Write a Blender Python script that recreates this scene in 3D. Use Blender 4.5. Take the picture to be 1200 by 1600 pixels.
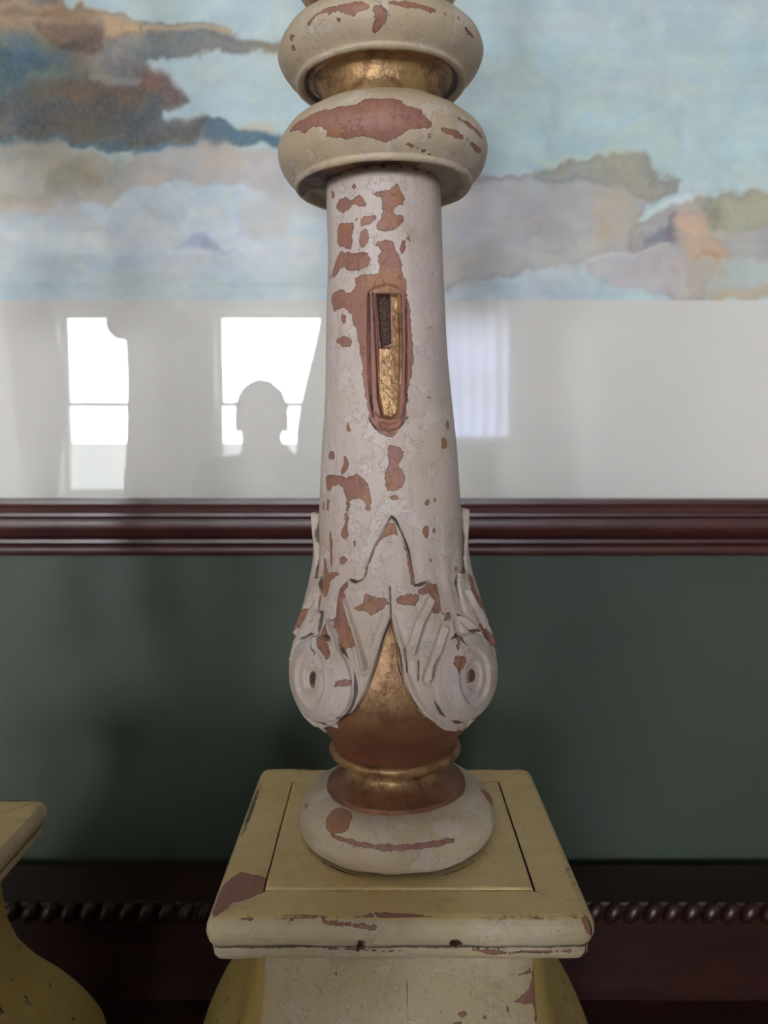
import bpy, bmesh, math, random
import numpy as np
from mathutils import Vector, Matrix, noise
R = math.radians
random.seed(4)
for o in list(bpy.data.objects): bpy.data.objects.remove(o, do_unlink=True)
S = bpy.context.scene
C = S.collection

# ------------------------------------------------------------------ camera, sky, exposure
E = 1.5; TH = R(5.57); F = 1210.0; GY = 0.90           # eye height, pitch, focal length (px), picture glass distance
cam = bpy.data.objects.new('camera', bpy.data.cameras.new('camera')); C.objects.link(cam)
cam.location = (0, 0, E); cam.rotation_euler = (R(90)-TH, 0, 0)
cam.data.sensor_fit = 'VERTICAL'; cam.data.sensor_height = 36; cam.data.lens = F/1600*36
cam.data.clip_start = 0.02
cam.data.dof.use_dof = True; cam.data.dof.focus_distance = 0.46; cam.data.dof.aperture_fstop = 9.5
S.camera = cam
S.view_settings.view_transform = 'Standard'; S.view_settings.look = 'None'
S.view_settings.exposure = 0.0; S.view_settings.gamma = 1; S.view_settings.use_curve_mapping = False
SKY = 48.0
w = bpy.data.worlds.new('sky'); S.world = w; w.use_nodes = True
nt = w.node_tree; bg = nt.nodes['Background']
tc = nt.nodes.new('ShaderNodeTexCoord'); sx = nt.nodes.new('ShaderNodeSeparateXYZ'); cr = nt.nodes.new('ShaderNodeValToRGB')
nt.links.new(tc.outputs['Generated'], sx.inputs[0]); nt.links.new(sx.outputs['Z'], cr.inputs[0]); nt.links.new(cr.outputs[0], bg.inputs[0])
cr.color_ramp.elements[0].position = 0.0; cr.color_ramp.elements[0].color = (.93, .96, 1.0, 1)
cr.color_ramp.elements[1].position = 0.6; cr.color_ramp.elements[1].color = (.72, .85, 1.0, 1)
bg.inputs[1].default_value = SKY

# ------------------------------------------------------------------ pixel helpers (photo frame 1200x1600)
def at(px, py, Y):
    cx, cy = (px-600)/F, (800-py)/F
    d = (cx, math.cos(TH)+cy*math.sin(TH), -math.sin(TH)+cy*math.cos(TH))
    s = Y/d[1]
    return Vector((d[0]*s, Y, E+d[2]*s))
def refl(px, py, Yv):                                   # a point seen mirrored in the picture glass
    p = at(px, py, Yv); return Vector((p.x, 2*GY-Yv, p.z))
def onz(px, py, z):
    cx, cy = (px-600)/F, (800-py)/F
    d = Vector((cx, math.cos(TH)+cy*math.sin(TH), -math.sin(TH)+cy*math.cos(TH)))
    return Vector((0, 0, E)) + d*((z-E)/d.z)
def lin(c):
    return tuple((v/255/12.92 if v/255 <= .04045 else ((v/255+.055)/1.055)**2.4) for v in c)
c1 = lambda p: (p[0]/3+400, p[1]/3)
c2 = lambda p: (p[0]/3.529+440, p[1]/3.529+430)
c3 = lambda p: (p[0]/3.158+420, p[1]/3.158+780)
c4 = lambda p: (p[0]/1.791+290, p[1]/1.791+1130)

# ------------------------------------------------------------------ object helpers
def link(name, me, mat=None, parent=None):
    o = bpy.data.objects.new(name, me); C.objects.link(o)
    if mat: me.materials.append(mat)
    if parent: o.parent = parent
    return o
def tag(o, label, cat=None, group=None, kind=None):
    if label: o['label'] = label
    if cat: o['category'] = cat
    if group: o['group'] = group
    if kind: o['kind'] = kind
    return o
def empty(name, loc, label, cat, group=None, rz=0):
    o = bpy.data.objects.new(name, None); C.objects.link(o); o.location = loc; o.rotation_euler = (0, 0, rz); o.empty_display_size = .05
    return tag(o, label, cat, group)
def struct(o): o['kind'] = 'structure'; return o
def finish(bm, name, mat, parent=None, smooth=False, bevel=0, seg=2):
    bmesh.ops.recalc_face_normals(bm, faces=bm.faces[:])
    me = bpy.data.meshes.new(name); bm.to_mesh(me); bm.free()
    if smooth:
        for p in me.polygons: p.use_smooth = True
    o = link(name, me, mat, parent)
    if bevel:
        b = o.modifiers.new('bevel', 'BEVEL'); b.width = bevel; b.segments = seg; b.limit_method = 'ANGLE'
    return o
def bx(bm, x0, x1, y0, y1, z0, z1):
    v = [bm.verts.new((x, y, z)) for x in (x0, x1) for y in (y0, y1) for z in (z0, z1)]
    for f in ((0,1,3,2),(4,6,7,5),(0,4,5,1),(2,3,7,6),(0,2,6,4),(1,5,7,3)): bm.faces.new([v[i] for i in f])
def box(name, mat, x0, x1, y0, y1, z0, z1, parent=None, bevel=0):
    bm = bmesh.new(); bx(bm, x0, x1, y0, y1, z0, z1); return finish(bm, name, mat, parent, bevel=bevel)

# ------------------------------------------------------------------ materials
class NT:
    def __init__(s, name):
        s.m = bpy.data.materials.new(name); s.m.use_nodes = True; s.t = s.m.node_tree
        s.b = s.t.nodes['Principled BSDF']; s.out = s.t.nodes['Material Output']
    def n(s, typ, **kw):
        n = s.t.nodes.new('ShaderNode'+typ)
        for k, v in kw.items(): setattr(n, k, v)
        return n
    def l(s, a, b): s.t.links.new(a, b)
    def val(s, a, sock):
        if isinstance(a, (int, float)): sock.default_value = a
        elif isinstance(a, tuple): sock.default_value = a if len(a) != 3 or sock.type == 'VECTOR' else (*a, 1)
        else: s.l(a, sock)
    def math(s, op, a, b=0.0, clamp=False):
        n = s.n('Math', operation=op); n.use_clamp = clamp; s.val(a, n.inputs[0]); s.val(b, n.inputs[1]); return n.outputs[0]
    def mix(s, f, a, b):
        n = s.n('Mix', data_type='RGBA'); s.val(f, n.inputs[0]); s.val(a, n.inputs[6]); s.val(b, n.inputs[7]); return n.outputs[2]
    def attr(s, name): return s.n('Attribute', attribute_name=name).outputs['Fac']
    def noise(s, scale, detail=4, rough=.55, vec=None, off=0.0):
        n = s.n('TexNoise'); n.inputs['Scale'].default_value = scale; n.inputs['Detail'].default_value = detail; n.inputs['Roughness'].default_value = rough
        mp = s.n('Mapping'); s.l(s.coord, mp.inputs[0]); mp.inputs['Location'].default_value = (off, off*.7, off*1.3)
        if vec: mp.inputs['Scale'].default_value = vec
        s.l(mp.outputs[0], n.inputs['Vector']); return n.outputs['Fac']
    def obj(s):
        s.coord = s.n('TexCoord').outputs['Object']; return s
    def step(s, v, lo, hi):
        n = s.n('MapRange', interpolation_type='SMOOTHSTEP'); s.val(v, n.inputs[0]); n.inputs[1].default_value = lo; n.inputs[2].default_value = hi; return n.outputs[0]
    def bump(s, h, st=.4, d=.001):
        n = s.n('Bump'); n.inputs['Strength'].default_value = st; n.inputs['Distance'].default_value = d; s.l(h, n.inputs['Height']); s.l(n.outputs[0], s.b.inputs['Normal'])
    def set(s, **kw):
        for k, v in kw.items(): s.val(v, s.b.inputs[k.replace('_', ' ')])
        return s

def aged_paint(name, paint, paint2, edge=.0006, wear=.70, rough=.5, grain=1.0, layer=1.0):
    """flaking paint over brown wood, with gilding: vertex attributes chip / gilt / dirt hold distances in metres (>0 inside)"""
    s = NT(name).obj()
    nz = s.noise(150, 6, .62); nz2 = s.noise(520, 3, .5, off=3)
    j = s.math('ADD', s.math('MULTIPLY', s.math('SUBTRACT', nz, .5), .0055), s.math('MULTIPLY', s.math('SUBTRACT', nz2, .5), .0022))
    chip = s.math('ADD', s.attr('chip'), j)
    chip_m = s.step(chip, -.00005, .00025)
    # loose small losses all over
    sp = s.noise(95, 5, .6, off=9)
    small = s.step(sp, wear, wear+.01)
    spk = s.noise(700, 2, .5, off=5, vec=(1, 1, .55))
    specks = s.math('MULTIPLY', s.step(spk, .70, .76), s.step(s.noise(40, 3, .6, off=13), .48, .6))
    chip_m = s.math('MAXIMUM', chip_m, small)
    lowf = s.noise(14, 4, .6, off=21)
    grainn = s.noise(260, 4, .65, vec=(1, 1, .08), off=31)
    col = s.mix(s.step(lowf, .38, .66), paint, paint2)
    col = s.mix(s.math('MULTIPLY', s.step(s.noise(45, 6, .7, off=41), .5, .72), .35), col, lin((168, 150, 120)))
    col = s.mix(s.math('MULTIPLY', s.step(grainn, .52, .75), .22*grain), col, lin((120, 95, 78)))
    lay = s.step(s.noise(48, 9, .68, off=101), .535, .55)            # upper paint layer lifted off, paler primer below
    col = s.mix(s.math('MULTIPLY', lay, .34*layer), col, lin((214, 202, 198)))
    lay2 = s.step(s.noise(36, 9, .7, off=111), .60, .612)
    col = s.mix(s.math('MULTIPLY', lay2, .42*layer), col, lin((176, 158, 134)))
    smut = s.step(s.noise(20, 8, .75, off=121), .55, .78)
    col = s.mix(s.math('MULTIPLY', smut, .35), col, lin((128, 104, 86)))
    col = s.mix(s.math('MULTIPLY', specks, .8), col, lin((70, 52, 45)))
    # hairline cracks
    vo = s.n('TexVoronoi', feature='DISTANCE_TO_EDGE'); mp = s.n('Mapping'); mp.inputs['Scale'].default_value = (1, 1, .45)
    wob = s.n('TexNoise'); wob.inputs['Scale'].default_value = 60; s.l(s.coord, wob.inputs['Vector'])
    ad = s.n('VectorMath', operation='MULTIPLY_ADD'); s.l(wob.outputs['Color'], ad.inputs[0]); ad.inputs[1].default_value = (.02,)*3; s.l(s.coord, ad.inputs[2])
    s.l(ad.outputs[0], mp.inputs[0]); s.l(mp.outputs[0], vo.inputs['Vector']); vo.inputs['Scale'].default_value = 34
    crack = s.math('MULTIPLY', s.math('SUBTRACT', 1, s.step(vo.outputs['Distance'], .002, .010)), s.step(s.noise(22, 3, .6, off=51), .55, .68))
    col = s.mix(s.math('MULTIPLY', crack, .3), col, lin((90, 66, 52)))
    wood = s.mix(s.step(s.noise(30, 3, .6, off=61), .46, .66), lin((150, 104, 90)), lin((162, 112, 78)))
    wood = s.mix(s.math('MULTIPLY', s.step(s.noise(330, 4, .7, off=71, vec=(1, 1, .15)), .45, .75), .5), wood, lin((104, 66, 56)))
    # thin rim of primer round each loss
    rim = s.math('MULTIPLY', s.step(chip, -.0007, -.0001), s.math('SUBTRACT', 1, chip_m))
    col = s.mix(s.math('MULTIPLY', rim, .35), col, lin((198, 184, 174)))
    lip = s.math('MULTIPLY', s.step(chip, 0.0, .0002), s.math('SUBTRACT', 1, s.step(chip, .0003, .0007)))
    wood = s.mix(s.math('MULTIPLY', lip, .5), wood, lin((84, 54, 46)))
    col = s.mix(chip_m, col, wood)
    dirt_dark = s.step(s.math('ADD', s.attr('dirt_dark'), s.math('MULTIPLY', j, .25)), -.0003, .0003)  # dirt, plus dark colour set in pits, recesses, holes and joints
    col = s.mix(s.math('MULTIPLY', dirt_dark, .88), col, lin((62, 42, 36)))
    g0 = s.math('ADD', s.attr('gilt'), s.math('MULTIPLY', j, .35))
    gilt = s.step(g0, -.0002, .0002)
    gcol = s.mix(s.step(s.noise(70, 6, .7, off=81), .42, .66), lin((196, 162, 112)), lin((118, 86, 58)))
    gcol = s.mix(s.attr('tarnish'), gcol, lin((116, 68, 48)))
    col = s.mix(gilt, col, gcol)
    s.set(Base_Color=col, Metallic=s.math('MULTIPLY', gilt, s.math('SUBTRACT', .72, s.math('MULTIPLY', s.attr('tarnish'), .5))),
          Roughness=s.math('ADD', s.math('MULTIPLY', gilt, -.14), s.math('ADD', rough, s.math('MULTIPLY', nz2, .1))))
    h = s.math('SUBTRACT', s.math('MULTIPLY', s.math('ADD', nz2, s.math('MULTIPLY', nz, 1.5)), .4), s.math('MULTIPLY', chip_m, 1.1)); h = s.math('SUBTRACT', h, s.math('MULTIPLY', s.math('ADD', lay, s.math('MULTIPLY', grainn, .8)), .35))
    h = s.math('SUBTRACT', h, s.math('MULTIPLY', crack, .3)); h = s.math('SUBTRACT', h, s.math('MULTIPLY', dirt_dark, .6))
    s.bump(h, .75, .0009)
    return s.m
M = {}
M['stem'] = aged_paint('cream_paint_on_turned_wood', lin((200, 182, 175)), lin((195, 175, 158)))
M['ring'] = aged_paint('thick_cream_paint_on_rings', lin((194, 176, 150)), lin((184, 161, 130)), wear=.70)
M['tablet'] = aged_paint('yellowed_paint_on_tablet', lin((226, 198, 142)), lin((214, 184, 124)), wear=.73, grain=.6, layer=.25)
M['edge'] = aged_paint('pale_paint_on_moulded_edge', lin((200, 182, 150)), lin((190, 170, 132)), wear=.73, grain=.8, layer=.4)
M['ochre'] = aged_paint('ochre_paint_on_base', lin((186, 160, 92)), lin((176, 148, 78)), wear=.75, grain=.7, layer=.15)

def wood_mat(name, a, b, rough=.25, axis=(1, 12, 12), coat=.3):
    s = NT(name).obj()
    n1 = s.noise(9, 6, .65, vec=axis); n2 = s.noise(60, 4, .6, vec=axis, off=5)
    col = s.mix(s.step(n1, .35, .68), a, b); col = s.mix(s.math('MULTIPLY', n2, .25), col, tuple(v*.4 for v in a))
    s.set(Base_Color=col, Roughness=rough, Coat_Weight=coat, Coat_Roughness=.24); s.bump(n2, .08, .0005); return s.m
M['mahogany'] = wood_mat('polished_mahogany_frame', lin((72, 36, 36)), lin((88, 46, 42)), .42, (1, 10, 10), .35)
M['dark_mahogany'] = wood_mat('dark_mahogany', lin((42, 17, 14)), lin((58, 25, 17)), .38, (1, 10, 10), .12)
M['floor'] = wood_mat('oak_floor', lin((78, 50, 34)), lin((98, 66, 44)), .4, (8, 1, 8), .1)
def plain(name, c, rough=.6, var=.06, sc=6, bump=0, metal=0):
    s = NT(name).obj(); n1 = s.noise(sc, 5, .6)
    s.set(Base_Color=s.mix(s.step(n1, .3, .7), tuple(v*(1-var) for v in c), tuple(min(1, v*(1+var)) for v in c)), Roughness=rough, Metallic=metal)
    if bump: s.bump(s.noise(400, 3, .6, off=2), bump, .0006)
    return s.m
M['green'] = plain('green_wall_paint', lin((63, 73, 60)), .55, .04, 5, .15)
M['mount'] = plain('off_white_mount_board', lin((238, 233, 226)), .85, .01, 3, .1)
M['white'] = plain('white_gloss_paint', lin((236, 234, 230)), .35, .02)
M['cream_wall'] = plain('cream_wall_paint', lin((232, 226, 212)), .7, .02)
M['ceiling'] = plain('ceiling_white', lin((240, 238, 234)), .8, .02)
M['curtain'] = plain('pale_curtain_linen', lin((196, 188, 182)), .85, .05, 40, .3)
M['skin'] = plain('skin', lin((205, 150, 122)), .5, .05, 30, .1)
M['hair'] = plain('grey_brown_hair', lin((78, 66, 58)), .6, .2, 90, .5)
M['shirt'] = plain('grey_wool_jumper', lin((92, 92, 100)), .9, .08, 60, .5)
M['trousers'] = plain('dark_trousers', lin((44, 46, 56)), .85, .08, 60, .4)
M['shoe'] = plain('black_leather_shoes', lin((28, 26, 25)), .4, .1, 20)
M['phone'] = plain('black_phone_case', lin((24, 25, 28)), .3, .02)
M['eye'] = plain('eye_white', lin((230, 228, 222)), .2, .02)
M['iron'] = plain('dark_iron', lin((40, 38, 36)), .4, .1, 20, 0, .8)
M['wax'] = plain('ivory_wax', lin((232, 222, 196)), .4, .03)
M['brass'] = plain('brass', lin((180, 140, 80)), .3, .05, 20, 0, 1)
def glass_mat(name, f):
    s = NT(name); t = s.n('BsdfTransparent'); g = s.n('BsdfGlossy'); g.inputs['Roughness'].default_value = 0.0
    fr = s.n('Fresnel'); gg = s.n('NewGeometry'); s.l(s.math('SUBTRACT', 1.5, s.math('MULTIPLY', gg.outputs['Backfacing'], .8333)), fr.inputs['IOR'])
    mx = s.n('MixShader'); s.l(s.math('MULTIPLY', fr.outputs[0], f, True), mx.inputs[0]); s.l(t.outputs[0], mx.inputs[1]); s.l(g.outputs[0], mx.inputs[2]); s.l(mx.outputs[0], s.out.inputs[0])
    return s.m
s = NT('sheer_net'); tl = s.n('BsdfTranslucent'); tl.inputs[0].default_value = (.80, .82, .96, 1); df_ = s.n('BsdfDiffuse'); df_.inputs[0].default_value = (.8, .8, .84, 1); mx = s.n('MixShader'); mx.inputs[0].default_value = .08
s.l(tl.outputs[0], mx.inputs[1]); s.l(df_.outputs[0], mx.inputs[2]); s.l(mx.outputs[0], s.out.inputs[0]); M['net'] = s.m
M['glass'] = glass_mat('clear_picture_glass', 1.0); M['pane'] = glass_mat('window_glass', .6)

# ------------------------------------------------------------------ 2D distance to polygons
def sdf(U, V, poly):
    """signed distance, >0 inside"""
    P = np.asarray(poly, float); d = np.full(U.shape, 1e9); ins = np.zeros(U.shape, bool)
    for i in range(len(P)):
        ax, ay = P[i-1]; bx_, by = P[i]; ex, ey = bx_-ax, by-ay
        t = np.clip(((U-ax)*ex+(V-ay)*ey)/(ex*ex+ey*ey+1e-18), 0, 1)
        d = np.minimum(d, (U-ax-t*ex)**2+(V-ay-t*ey)**2)
        c = ((ay > V) != (by > V)) & (U < (bx_-ax)*(V-ay)/((by-ay) if by != ay else 1e-12)+ax)
        ins ^= c
    d = np.sqrt(d); return np.where(ins, d, -d)
def lsdf(U, V, pts, wd):
    d = np.full(U.shape, 1e9)
    for (ax, ay), (bx_, by) in zip(pts[:-1], pts[1:]):
        ex, ey = bx_-ax, by-ay; t = np.clip(((U-ax)*ex+(V-ay)*ey)/(ex*ex+ey*ey+1e-18), 0, 1)
        d = np.minimum(d, (U-ax-t*ex)**2+(V-ay-t*ey)**2)
    return wd-np.sqrt(d)
def union(U, V, polys, base=-.01, fn=None):
    out = np.full(U.shape, base)
    for p in polys:
        P = np.asarray(p[0] if fn else p, float); m = .012
        b = (U > P[:, 0].min()-m) & (U < P[:, 0].max()+m) & (V > P[:, 1].min()-m) & (V < P[:, 1].max()+m)
        if not b.any(): continue
        v = fn(U[b], V[b], *p) if fn else sdf(U[b], V[b], p)
        out[b] = np.maximum(out[b], v)
    return out
def sm(x, a, b):
    t = np.clip((x-a)/(b-a), 0, 1); return t*t*(3-2*t)
def set_attr(me, name, arr):
    a = me.attributes.new(name, 'FLOAT', 'POINT'); a.data.foreach_set('value', np.ascontiguousarray(arr, dtype=np.float32).ravel())
def ell(cx, cy, rx, ry, n=14): return [(cx+rx*math.cos(2*math.pi*k/n), cy+ry*math.sin(2*math.pi*k/n)) for k in range(n)]

# ------------------------------------------------------------------ structure: the room
WY = 0.93; BY = -5.2; RX0, RX1 = -4.3, 3.6; CZ = 3.1
struct(box('floor', M['floor'], RX0-.1, RX1+.1, BY-.1, WY+.1, -.1, 0))
struct(box('ceiling', M['ceiling'], RX0-.1, RX1+.1, BY-.1, WY+.1, CZ, CZ+.1))
struct(box('wall_front', M['green'], RX0-.1, RX1+.1, WY, WY+.1, 0, CZ))
LY0, LY1, LZ0, LZ1 = -4.95, -4.5, 1.1, 2.6  # opening for an unseen side window, added to brighten room and back wall
bm = bmesh.new(); bx(bm, RX0-.2, RX0, BY, LY0, 0, CZ); bx(bm, RX0-.2, RX0, LY1, WY, 0, CZ); bx(bm, RX0-.2, RX0, LY0, LY1, 0, LZ0); bx(bm, RX0-.2, RX0, LY0, LY1, LZ1, CZ)
struct(finish(bm, 'wall_left', M['cream_wall']))
bm = bmesh.new(); bx(bm, RX0, RX0+.03, LY0-.1, LY0, LZ0-.02, LZ1+.1); bx(bm, RX0, RX0+.03, LY1, LY1+.1, LZ0-.02, LZ1+.1); bx(bm, RX0, RX0+.03, LY0, LY1, LZ1, LZ1+.1); bx(bm, RX0, RX0+.08, LY0-.1, LY1+.1, LZ0-.06, LZ0-.0201)
w4 = struct(finish(bm, 'window_4', M['white'], bevel=.005))
bm = bmesh.new(); lm = (LZ0+LZ1)/2
for (p, q) in ((LZ0, lm+.02), (lm-.02, LZ1)):
    xx = RX0-.12 if p == LZ0 else RX0-.17
    bx(bm, xx, xx+.04, LY0, LY0+.045, p, q); bx(bm, xx, xx+.04, LY1-.045, LY1, p, q); bx(bm, xx, xx+.04, LY0+.045, LY1-.045, p, p+.04); bx(bm, xx, xx+.04, LY0+.045, LY1-.045, q-.04, q)
finish(bm, 'sash', M['white'], w4)
L = bpy.data.lights.new('daylight', 'AREA'); L.shape = 'RECTANGLE'; L.size = LZ1-LZ0; L.size_y = LY1-LY0; L.cycles.is_portal = True  # sky portal of the added side window
lo = bpy.data.objects.new('daylight', L); C.objects.link(lo); lo.location = (RX0-.19, (LY0+LY1)/2, lm); lo.rotation_euler = (0, R(-90), 0)
struct(box('wall_right', M['cream_wall'], RX1, RX1+.1, BY, WY, 0, CZ))
# windows, placed where the glass mirrors them
YV = 2*GY-BY
wins = []
for (xa, xb) in ((88, 222), (334, 520), (596, 792)):
    a = refl(xa, 487, YV); b = refl(xb, 772, YV); wins.append((a.x, b.x, b.z if xa < 500 else refl(xa, 688, YV).z, a.z))
bm = bmesh.new(); z0 = wins[0][2]; z1 = wins[0][3]
bx(bm, RX0, RX1, BY-.25, BY, 0, z0); bx(bm, wins[2][0], wins[2][1], BY-.25, BY, z0, wins[2][2]); bx(bm, RX0, RX1, BY-.25, BY, z1, CZ)
xs = [RX0]+[v for wv in wins for v in wv[:2]]+[RX1]
for k in range(0, len(xs), 2): bx(bm, xs[k], xs[k+1], BY-.25, BY, z0, z1)
struct(finish(bm, 'wall_back', M['cream_wall']))
for i, (xa, xb, za, zb) in enumerate(wins):
    t = .045; bm = bmesh.new()
    bx(bm, xa-.11, xa, BY, BY+.03, za-.02, zb+.11); bx(bm, xb, xb+.11, BY, BY+.03, za-.02, zb+.11); bx(bm, xa, xb, BY, BY+.03, zb, zb+.11)
    wo = struct(finish(bm, 'window_%d' % (i+1), M['white'], bevel=.006))
    for nm, (p, q, yy) in {'lower_sash': (za, (za+zb)/2+.02, BY-.10), 'upper_sash': ((za+zb)/2-.02, zb, BY-.15)}.items():
        bm = bmesh.new(); bx(bm, xa, xa+t, yy, yy+.04, p, q); bx(bm, xb-t, xb, yy, yy+.04, p, q); bx(bm, xa+t, xb-t, yy, yy+.04, p, p+t*.9); bx(bm, xa+t, xb-t, yy, yy+.04, q-t*.9, q)
        so = finish(bm, nm, M['white'], wo)
        bm = bmesh.new(); bx(bm, xa+t, xb-t, yy+.018, yy+.022, p+t*.9, q-t*.9); finish(bm, 'pane', M['pane'], so)
    box('window_sill', M['white'], xa-.14, xb+.14, BY+.0301, BY+.09, za-.05, za-.02, wo, .006)
    L = bpy.data.lights.new('daylight', 'AREA'); L.shape = 'RECTANGLE'; L.size = xb-xa; L.size_y = zb-za
    L.cycles.is_portal = True
    lo = bpy.data.objects.new('daylight', L); C.objects.link(lo); lo.location = ((xa+xb)/2, BY-.24, (za+zb)/2); lo.rotation_euler = (R(90), 0, 0)
# garden outside
struct(box('ground', plain('garden_ground', lin((70, 78, 58)), .9, .2, 2), -14, 14, -24, BY-.3, -.5, -.4))
gw = box('garden_wall', plain('garden_wall_render', lin((150, 148, 140)), .9, .12, 1.2), -12, 12, -13.4, -13.1, -.4, refl(150, 692, 2*GY+13.1).z)
tag(gw, 'low pale garden wall outside, mirrored in the bottom of the left window', 'garden wall')
# tall white pilaster trim on the back wall, right of the third window
d0 = refl(812, 480, YV).x; db = refl(846, 480, YV).x
bm = bmesh.new(); bx(bm, d0, db, BY, BY+.05, 0, CZ); bx(bm, db-.05, db, BY+.05, BY+.09, 0, CZ); bx(bm, d0, d0+.03, BY+.05, BY+.07, 0, CZ)
struct(finish(bm, 'trim_1', M['white'], bevel=.006))
for nm, a in (('baseboard_left', (RX0, RX0+.02, BY, WY)), ('baseboard_right', (RX1-.02, RX1, BY, WY)), ('baseboard_front', (RX0+.02, RX1-.02, WY-.02, WY)), ('baseboard_back', (RX0+.02, d0-.001, BY, BY+.02))):
    struct(box(nm, M['white'], *a, 0, .16, bevel=.004))

# curtains
def curtain(name, label, top, bot, tie, dy, tz, mat='curtain', zb=.12, folds=8):
    """hanging panel between x ranges, gathered at the tie"""
    nu, nv = 120, 50; zt = 2.78; bm = bmesh.new(); vs = []
    for j in range(nv+1):
        z = zt+(zb-zt)*j/nv
        if z > tz: t = (zt-z)/(zt-tz); t = t*t*(3-2*t); a = top[0]+(tie[0]-top[0])*t; b = top[1]+(tie[1]-top[1])*t
        else: t = min(1, (tz-z)/(tz-zb)*2); t = t*t*(3-2*t); a = tie[0]+(bot[0]-tie[0])*t; b = tie[1]+(bot[1]-tie[1])*t
        vs.append([bm.verts.new((a+(b-a)*i/nu, BY+dy+.022*math.sin(i/nu*2*math.pi*folds+.4*math.sin(j*.12)), z)) for i in range(nu+1)])
    for j in range(nv):
        for i in range(nu): bm.faces.new((vs[j][i], vs[j][i+1], vs[j+1][i+1], vs[j+1][i]))
    o = finish(bm, name, M[mat], None, True); s_ = o.modifiers.new('s', 'SOLIDIFY'); s_.thickness = .003
    return tag(o, label, 'curtain', None)
X = lambda px, py=600: refl(px, py, YV-.15).x
curtain('curtain', 'pale curtain hanging at the far left edge of the reflected windows', (X(10), X(82)), (X(30), X(84)), (X(20), X(104)), .16, refl(100, 620, YV).z)
curtain('curtain', 'pale curtain reflected beside the person, swept across the right of the second window', (X(506), X(600)), (X(455), X(580)), (X(462), X(590)), .16, refl(100, 700, YV).z)
curtain('curtain', 'sheer white net curtain mirrored right of the column, over the third window', (X(668), X(800)), (X(676), X(800)), (X(676), X(800)), .10, 2.0, 'net', refl(700, 684, YV-.1).z, 6)
bm = bmesh.new(); bmesh.ops.create_cone(bm, cap_ends=True, segments=16, radius1=.015, radius2=.015, depth=X(810)-X(0), matrix=Matrix.Translation(((X(810)+X(0))/2, BY+.16, 2.80)) @ Matrix.Rotation(R(90), 4, 'Y'))
pl = finish(bm, 'curtain_pole', M['iron'], None, True); tag(pl, 'dark pole carrying the curtains above the reflected windows', 'curtain pole')
for xx in (X(5), X(300), X(805)):
    bm = bmesh.new(); bx(bm, xx-.01, xx+.01, BY, BY+.15, 2.79, 2.81); finish(bm, 'bracket', M['iron'], pl)

# ------------------------------------------------------------------ picture: mahogany frame, mount, watercolour, glass
pic = empty('framed_watercolour', (0, WY, at(600, 868, .9).z), 'large coastal watercolour with wide white mount in a reddish mahogany frame on the green wall', 'picture')
PX0, PX1 = -.86, .80
zb_in = at(600, 780, GY-.012).z; zmount = at(600, 470, GY+.008).z; ztop_p = zmount+.62; zt_in = ztop_p+.21
def pz(py, Y): return at(600, py, Y).z
# moulding section: (offset outward from sight edge, y)
fw = [(0, GY+.006), (0, GY-.010), (.0006, GY-.0150), (.0055, GY-.0155), (.0065, GY-.0140), (.010, GY-.017), (.0145, GY-.019), (.0152, GY-.0222), (.0188, GY-.0226), (.0195, GY-.021), (.0205, GY-.020)]
for k in range(15):
    t = k/14; fw.append((.0208+.0242*t, GY-.0322-.0010*min(1, t/.35)-.0004*math.sin(math.pi*min(1, t/.35))+.0160*max(0, (t-.35)/.65)**1.9))
fw += [(.0450, GY-.017), (.0455, GY-.0218), (.0495, GY-.0222), (.0502, GY-.0205), (.0505, GY-.018)]
for k in range(9):
    a = math.pi*k/8; fw.append((.0510+.007*(1-math.cos(a)), GY-.016-.0075*math.sin(a)))
fw += [(.0655, WY-.001), (0, WY-.001)]
def side(name, p0, p1, out, parent):
    bm = bmesh.new(); rows = []
    d = (p1-p0).normalized()
    for (p, s_) in ((p0, -1), (p1, 1)):
        rows.append([bm.verts.new(Vector((p.x, 0, p.z))+Vector(out)*u+d*u*s_+Vector((0, y, 0))) for (u, y) in fw])
    n = len(fw)
    for i in range(n): bm.faces.new((rows[0][i], rows[0][(i+1) % n], rows[1][(i+1) % n], rows[1][i]))
    bm.faces.new(rows[0]); bm.faces.new(rows[1][::-1])
    o = finish(bm, name, M['mahogany'], None); o.parent = parent; o.matrix_parent_inverse = parent.matrix_world.inverted() if False else Matrix.Translation(-Vector(parent.location)); return o
V_ = Vector
side('frame_rail', V_((PX0, 0, zb_in)), V_((PX1, 0, zb_in)), (0, 0, -1), pic)
side('frame_rail', V_((PX0, 0, zt_in)), V_((PX1, 0, zt_in)), (0, 0, 1), pic)
side('frame_stile', V_((PX0, 0, zb_in)), V_((PX0, 0, zt_in)), (-1, 0, 0), pic)
side('frame_stile', V_((PX1, 0, zb_in)), V_((PX1, 0, zt_in)), (1, 0, 0), pic)
def loc_par(o, p): o.parent = p; o.matrix_parent_inverse = Matrix.Translation(-Vector(p.location)); return o
loc_par(box('picture_glass', M['glass'], PX0-.003, PX1+.003, GY, GY+.002, zb_in-.003, zt_in+.003), pic)
PA0, PA1 = PX0+.2, PX1-.2
PA0, PA1 = -.70, .64
# mount with bevelled window
bm = bmesh.new(); my = GY+.006
bx(bm, PX0-.003, PX1+.003, my, my+.003, zb_in-.003, zmount); bx(bm, PX0-.003, PX1+.003, my, my+.003, ztop_p, zt_in+.003)
bx(bm, PX0-.003, PA0, my, my+.003, zmount, ztop_p); bx(bm, PA1, PX1+.003, my, my+.003, zmount, ztop_p)
loc_par(finish(bm, 'mount', M['mount']), pic)

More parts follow.
